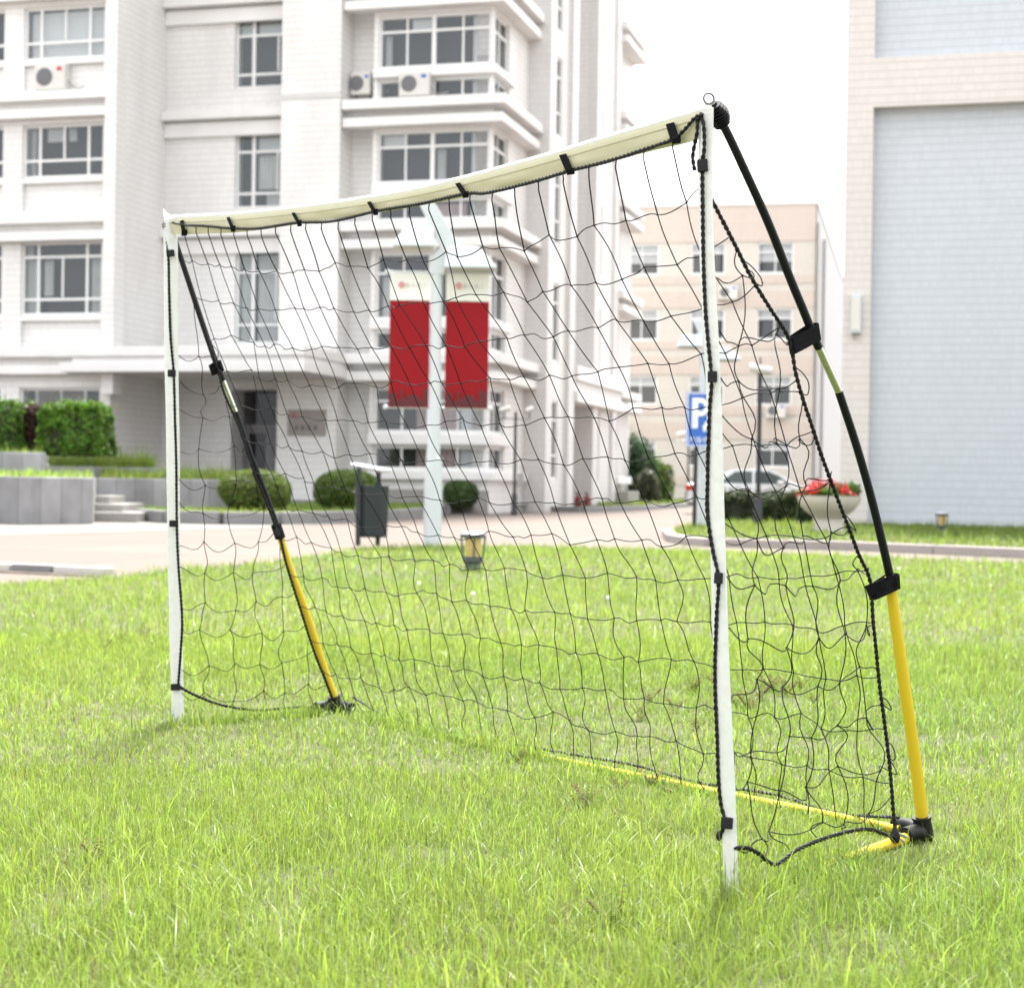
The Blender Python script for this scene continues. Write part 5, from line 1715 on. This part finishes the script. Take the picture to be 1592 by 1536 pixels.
q = MB(); q.obox(toC(rp(1384, 905), .018), (cam_x + cam_y * .3).normalized(), (cam_y - cam_x * .3).normalized(), fwd, .016, .013, .003); G(q, "tie_band_end", M['velcro'], bevel=.0015)
band(lp(338, 571), lp(331, 574), lp(312, 495) - lp(345, 590), .034, .016)
q = MB(); c = toC(lp(329, 574), .01); q.add([c + cam_x * .014 + cam_y * .016, c - cam_x * .005 - cam_y * .002, c + cam_x * .012 - cam_y * .012, c + cam_x * .012 + cam_y * .002 + fwd * .02], [(0, 1, 2), (0, 2, 3), (0, 3, 1), (1, 3, 2)]); G(q, "tie_band_end", M['velcro'])
band(lp(433, 826), lp(436, 826), lp(420, 785) - lp(442, 850), .048, .016)
clip(toC(lp(431, 828), .030), .018, .026, "strap_label", 'velcro_g', .25, .002)

# ground sockets
def socket(base, pole_top, other, s=1.0):
    q = MB(); ax = (pole_top - base).normalized()
    q.tube([base - ax * .02, base + ax * .012, base + ax * .050 * s], [.0235 * s, .0225 * s, .0195 * s], 16)
    q.tube([base + ax * .050 * s, base + ax * .056 * s], [.0215 * s, .0215 * s], 16)
    for o in other:
        d = (o - base); d.z = 0; d.normalize()
        q.tube([base + Vector((0, 0, .018)), base + d * .045 * s + Vector((0, 0, .024)), base + d * .085 * s + Vector((0, 0, .024))], [.019 * s, .0175 * s, .0165 * s], 14)
    return G(q, "corner_socket", M['rubber'], smooth=True)
socket(rp(1437, 1306), rp(1420, 1162), [RG, LB], 1.0)
socket(lp(526, 1107), lp(505, 1042), [LG, RB], 1.05)
q = MB(); c = toC(rp(1404, 1299), .03); q.obox(c, (cam_x - cam_y * .4).normalized(), cam_y, fwd, .012, .004, .004); q.tube([c - cam_x * .012 - cam_y * .002, c + cam_x * .004 - cam_y * .012], .0022, 8); G(q, "steel_clip", M['steel'], bevel=.001)
q = MB(); c = toC(rp(1391, 1304), .02); q.lathe([(.001, -.012), (.010, -.006), (.012, .006), (.006, .022), (.001, .03)], 10, c); G(q, "rope_knot", M['rope'], smooth=True)
q = MB(); c = toC(fp(1118, 1299), .022); q.lathe([(.001, -.010), (.006, -.004), (.006, .004), (.001, .010)], 8, c); G(q, "rope_knot", M['rope'], smooth=True)

# ------------------------------------------------------------------ grass and small plants
rg = np.random.default_rng(17)
def seg_dist(x, y, a, b):
    ax, ay, bx, by = a.x, a.y, b.x, b.y; L2 = (bx - ax) ** 2 + (by - ay) ** 2
    t = np.clip(((x - ax) * (bx - ax) + (y - ay) * (by - ay)) / L2, 0, 1)
    return np.hypot(x - ax - t * (bx - ax), y - ay - t * (by - ay)), t
def field(x, y):
    """height factor and colour patches of the lawn"""
    a = vnoise(x, y, 1, 1.1); b = vnoise(x, y, 2, 3.2); c_ = vnoise(x, y, 3, 9.0)
    hf_ = .55 + .55 * a + .30 * b + .25 * c_
    d, t = seg_dist(x, y, LB, RB)
    hf_ *= np.where((d < .12) & (t > .48), .78, 1.0)
    hf_ *= np.where((d < .14) & (t <= .42) & (t > .06), 1.12, 1.0)
    d2, t2 = seg_dist(x, y, RG, RB); hf_ *= np.where((d2 < .10) & (t2 > .62), .55, 1.0)
    d3, t3 = seg_dist(x, y, LG, LB); hf_ *= np.where(d3 < .14, 1.12, 1.0)
    inside = (y > 3.3) & (y < 6.5)
    hf_ *= np.where(inside, .80, 1.0)
    return hf_, a, b, c_
def grass_batch(B, n, x0, x1, y0, y1, hmean, wmean, levels, poly=None, z=0.0, wedge=None, green=None, outside=False):
    x = rg.uniform(x0, x1, n); y = rg.uniform(y0, y1, n)
    if wedge: k = np.abs(x - wedge[2]) < wedge[0] + wedge[1] * y; x, y = x[k], y[k]
    if outside: k = np.abs(x) > .5 + .37 * y; x, y = x[k], y[k]
    if poly is not None: k = inpoly(x, y, poly); x, y = x[k], y[k]
    hf_, a, b, c_ = field(x, y)
    bare = (vnoise(x, y, 9, 5.0) > .80) & (rg.random(len(x)) < .55)
    x, y, hf_, a, b, c_ = (v[~bare] for v in (x, y, hf_, a, b, c_))
    n = len(x)
    h = hmean * hf_ * rg.gamma(5.5, 1 / 5.5, n) * (.8 + .2 * rg.random(n))
    h = np.clip(h, .012, hmean * 2.6)
    lean = np.clip(rg.gamma(1.6, .34, n), .05, 2.1)
    az = rg.uniform(0, 2 * np.pi, n) * .92 + 4 * vnoise(x, y, 4, .9)
    wd = wmean * rg.uniform(.55, 1.4, n)
    mixv = np.clip(.55 * vnoise(x, y, 6, .7) + .25 * b + .35 * rg.normal(.35, .38, n), 0, 1)
    yel, grn = np.array([.222, .298, .054]), np.array([.114, .204, .042]) if green is None else np.array(green)
    colr = grn[None] * (1 - mixv[:, None]) + yel[None] * mixv[:, None]
    dry = rg.random(n) < (.085 + .14 * (vnoise(x, y, 7, 2.3) > .62))
    colr[dry] = np.array([.165, .145, .07]) * rg.uniform(.6, 1.25, (dry.sum(), 1)); h[dry] *= .7; lean[dry] = np.clip(lean[dry] * 1.9, 0, 2.4)
    pale = rg.random(n) < .05
    colr[pale] = np.array([.20, .27, .12])
    colr *= rg.uniform(.62, 1.34, (n, 1)) * (1 + rg.normal(0, .05, (n, 3)))
    P_ = np.stack([x, y, np.full(n, z) - .004], 1)
    B.add(P_, h, wd, lean, az, np.clip(colr, .01, .9), levels, rg=rg)
B = Blades()
LP = lawn_poly
grass_batch(B, 480000, -3.2, 3.2, 1.7, 4.6, .042, .0017, 4, wedge=(.55, .38, 0))
grass_batch(B, 36000, -3.2, 3.2, 1.7, 4.4, .070, .0020, 5, wedge=(.55, .38, 0))
grass_batch(B, 330000, -5, 5, 4.5, 8.6, .046, .0026, 3, wedge=(.6, .38, 0))
grass_batch(B, 22000, -5, 5, 4.4, 8.2, .076, .0029, 4, wedge=(.6, .38, 0))
grass_batch(B, 175000, -8, 8, 7.3, 14, .055, .0046, 2, wedge=(.8, .37, 0), poly=LP)
grass_batch(B, 150000, -13, 13, 14, 25, .064, .0085, 2, wedge=(1.2, .36, 0), poly=LP)
def strip_batch(B, n, a, b, t0, t1, o0, o1, hm):
    t = rg.uniform(t0, t1, n); o = rg.uniform(o0, o1, n)
    d = (b - a); nn = Vector((d.y, -d.x, 0)).normalized()
    if (nn.y > 0): nn = -nn
    x = a.x + d.x * t + nn.x * o; y = a.y + d.y * t + nn.y * o
    mixv = np.clip(rg.normal(.5, .3, n), 0, 1)[:, None]
    c_ = (np.array([.112, .202, .048]) * (1 - mixv) + np.array([.232, .308, .064]) * mixv) * rg.uniform(.75, 1.25, (n, 1))
    B.add(np.stack([x, y, np.full(n, -.004)], 1), hm * rg.gamma(7, 1 / 7, n), rg.uniform(.002, .0036, n), np.clip(rg.gamma(1.6, .3, n), .05, 1.6), rg.uniform(0, 6.28, n), c_, 3, rg=rg)
strip_batch(B, 1500, LB, RB, .07, .45, .0, .08, .043)
strip_batch(B, 1300, LB, RB, .44, .97, .01, .06, .034)
strip_batch(B, 900, LG, LB, .0, .84, .0, .08, .042)
strip_batch(B, 600, RG, RB, .05, .62, .0, .08, .042)
# looser cover at the sides, seen only from other positions
grass_batch(B, 230000, -4.6, 4.6, .8, 6.5, .046, .0034, 2, poly=LP, outside=True)
grass_batch(B, 170000, -11, 11, 4, 15, .055, .0070, 2, poly=LP, outside=True)
go = B.build("lawn_grass", M['grass']); tag(go, kind='stuff')
B = Blades()
grass_batch(B, 52000, 2, 16, 20, 38, .085, .013, 2, poly=ISL, z=.07, green=(.042, .095, .018))
tag(B.build("verge_grass", M['grass']), kind='stuff')
B = Blades()
grass_batch(B, 34000, -9, 1.2, 30, 52, .085, .014, 2, poly=BED, z=.17)
tag(B.build("bed_grass", M['grass']), kind='stuff')
B = Blades()
grass_batch(B, 12000, 3, 9, 48, 90, .14, .03, 2, poly=FAR, z=.12, green=(.042, .095, .018))
tag(B.build("far_verge_grass", M['grass']), kind='stuff')
B = Blades()
def tier(pxs, z, n, hh, grn=None):
    p_ = [(at(px, 760, Y).x, Y) for px, Y in pxs]
    xs, ys = [q_[0] for q_ in p_], [q_[1] for q_ in p_]
    grass_batch(B, n, min(xs), max(xs), min(ys), max(ys), hh, .016, 2, poly=p_, z=z, green=grn)
tier([(-200, 31.8), (60, 30.9), (140, 31.9), (146, 34.9), (-200, 36.5)], .80, 9000, .12)
tier([(-200, 36), (66, 35.7), (68, 38.8), (-200, 39)], 1.30, 4000, .12)
tier([(156, 36.2), (366, 36.8), (366, 39.8), (158, 39.8)], .80, 8000, .20, (.075, .12, .03))
tier([(76, 40.4), (240, 40.8), (240, 42.8), (76, 42.8)], 1.06, 6000, .34, (.042, .095, .018))
tag(B.build("terrace_grass", M['grass']), kind='stuff')

# reddish weeds
WE = [(913, 1252, .055), (1012, 1222, .05), (1040, 1236, .04), (962, 1232, .04), (1180, 1088, .075), (1145, 1100, .06), (1222, 1082, .07), (1262, 1096, .055), (1100, 1112, .05), (1050, 1108, .055), (188, 1000, .06), (160, 1012, .06), (225, 990, .05), (905, 1260, .04), (805, 1185, .04), (1010, 1092, .06), (1075, 1078, .07), (1120, 1080, .075), (1165, 1105, .07), (1200, 1075, .075), (1245, 1072, .06), (1130, 1125, .05), (1085, 1135, .05), (998, 1120, .05), (150, 1340, .05), (945, 1440, .06)]
def weed_mesh(seed):
    r_ = np.random.default_rng(seed); V, C2 = [], []
    for s_ in range(12):
        a = r_.uniform(0, 6.28); ln = r_.uniform(.35, .9); tipx, tipy = math.cos(a) * ln * .7, math.sin(a) * ln * .7
        for k in range(6):
            u = (k + 1) / 6; c_ = np.array([tipx * u, tipy * u, ln * u ** .8])
            for sg in (-1, 1):
                d = np.array([math.cos(a + sg * 1.1), math.sin(a + sg * 1.1), .45]) * r_.uniform(.10, .18); w_ = np.array([-d[1], d[0], 0]) * .34
                V += [c_, c_ + d * .5 + w_, c_ + d, c_ + d * .5 - w_]
                cc = np.array([.105, .048, .022]) * r_.uniform(.6, 1.4) if r_.random() < .6 else np.array([.06, .085, .022]) * r_.uniform(.7, 1.3)
                C2 += [cc] * 4
    return np.array(V), np.array(C2)
protos = []
for i, (px, py, hh) in enumerate(WE):
    p = ground(px, py)
    if i < 3:
        V, C2 = weed_mesh(50 + i); n = len(V) // 4
        r_ = npmesh("weed", V, np.arange(len(V)), np.arange(n) * 4, np.full(n, 4), C2, M['weed'])
        protos.append(r_); o = r_
    else:
        o = protos[i % 3].copy(); col.objects.link(o)
    o.location = (p.x, p.y, -.004); o.rotation_euler = (0, 0, rnd.uniform(0, 6.28)); hh *= 1.25; o.scale = (hh, hh, hh)
    tag(o, "small reddish brown leafy weed growing low in the lawn grass", "weed", "reddish weeds in the lawn")
# clover heads
for i, (px, py) in enumerate(((651, 920), (735, 938), (1397, 893), (945, 945), (470, 945))):
    p = ground(px, py + 6); q = MB(); q.lathe([(.001, -.011), (.010, -.006), (.0125, .002), (.008, .009), (.001, .012)], 10, (0, 0, .085))
    q.tube([(0, 0, -.01), (.004, 0, .045), (0, 0, .08)], .0012, 5)
    o = q.build("clover_flower", M['vinyl_w'], smooth=True, loc=(p.x, p.y, 0))
    tag(o, "small white clover head among the grass behind the net", "flower", "white clover heads in the lawn")
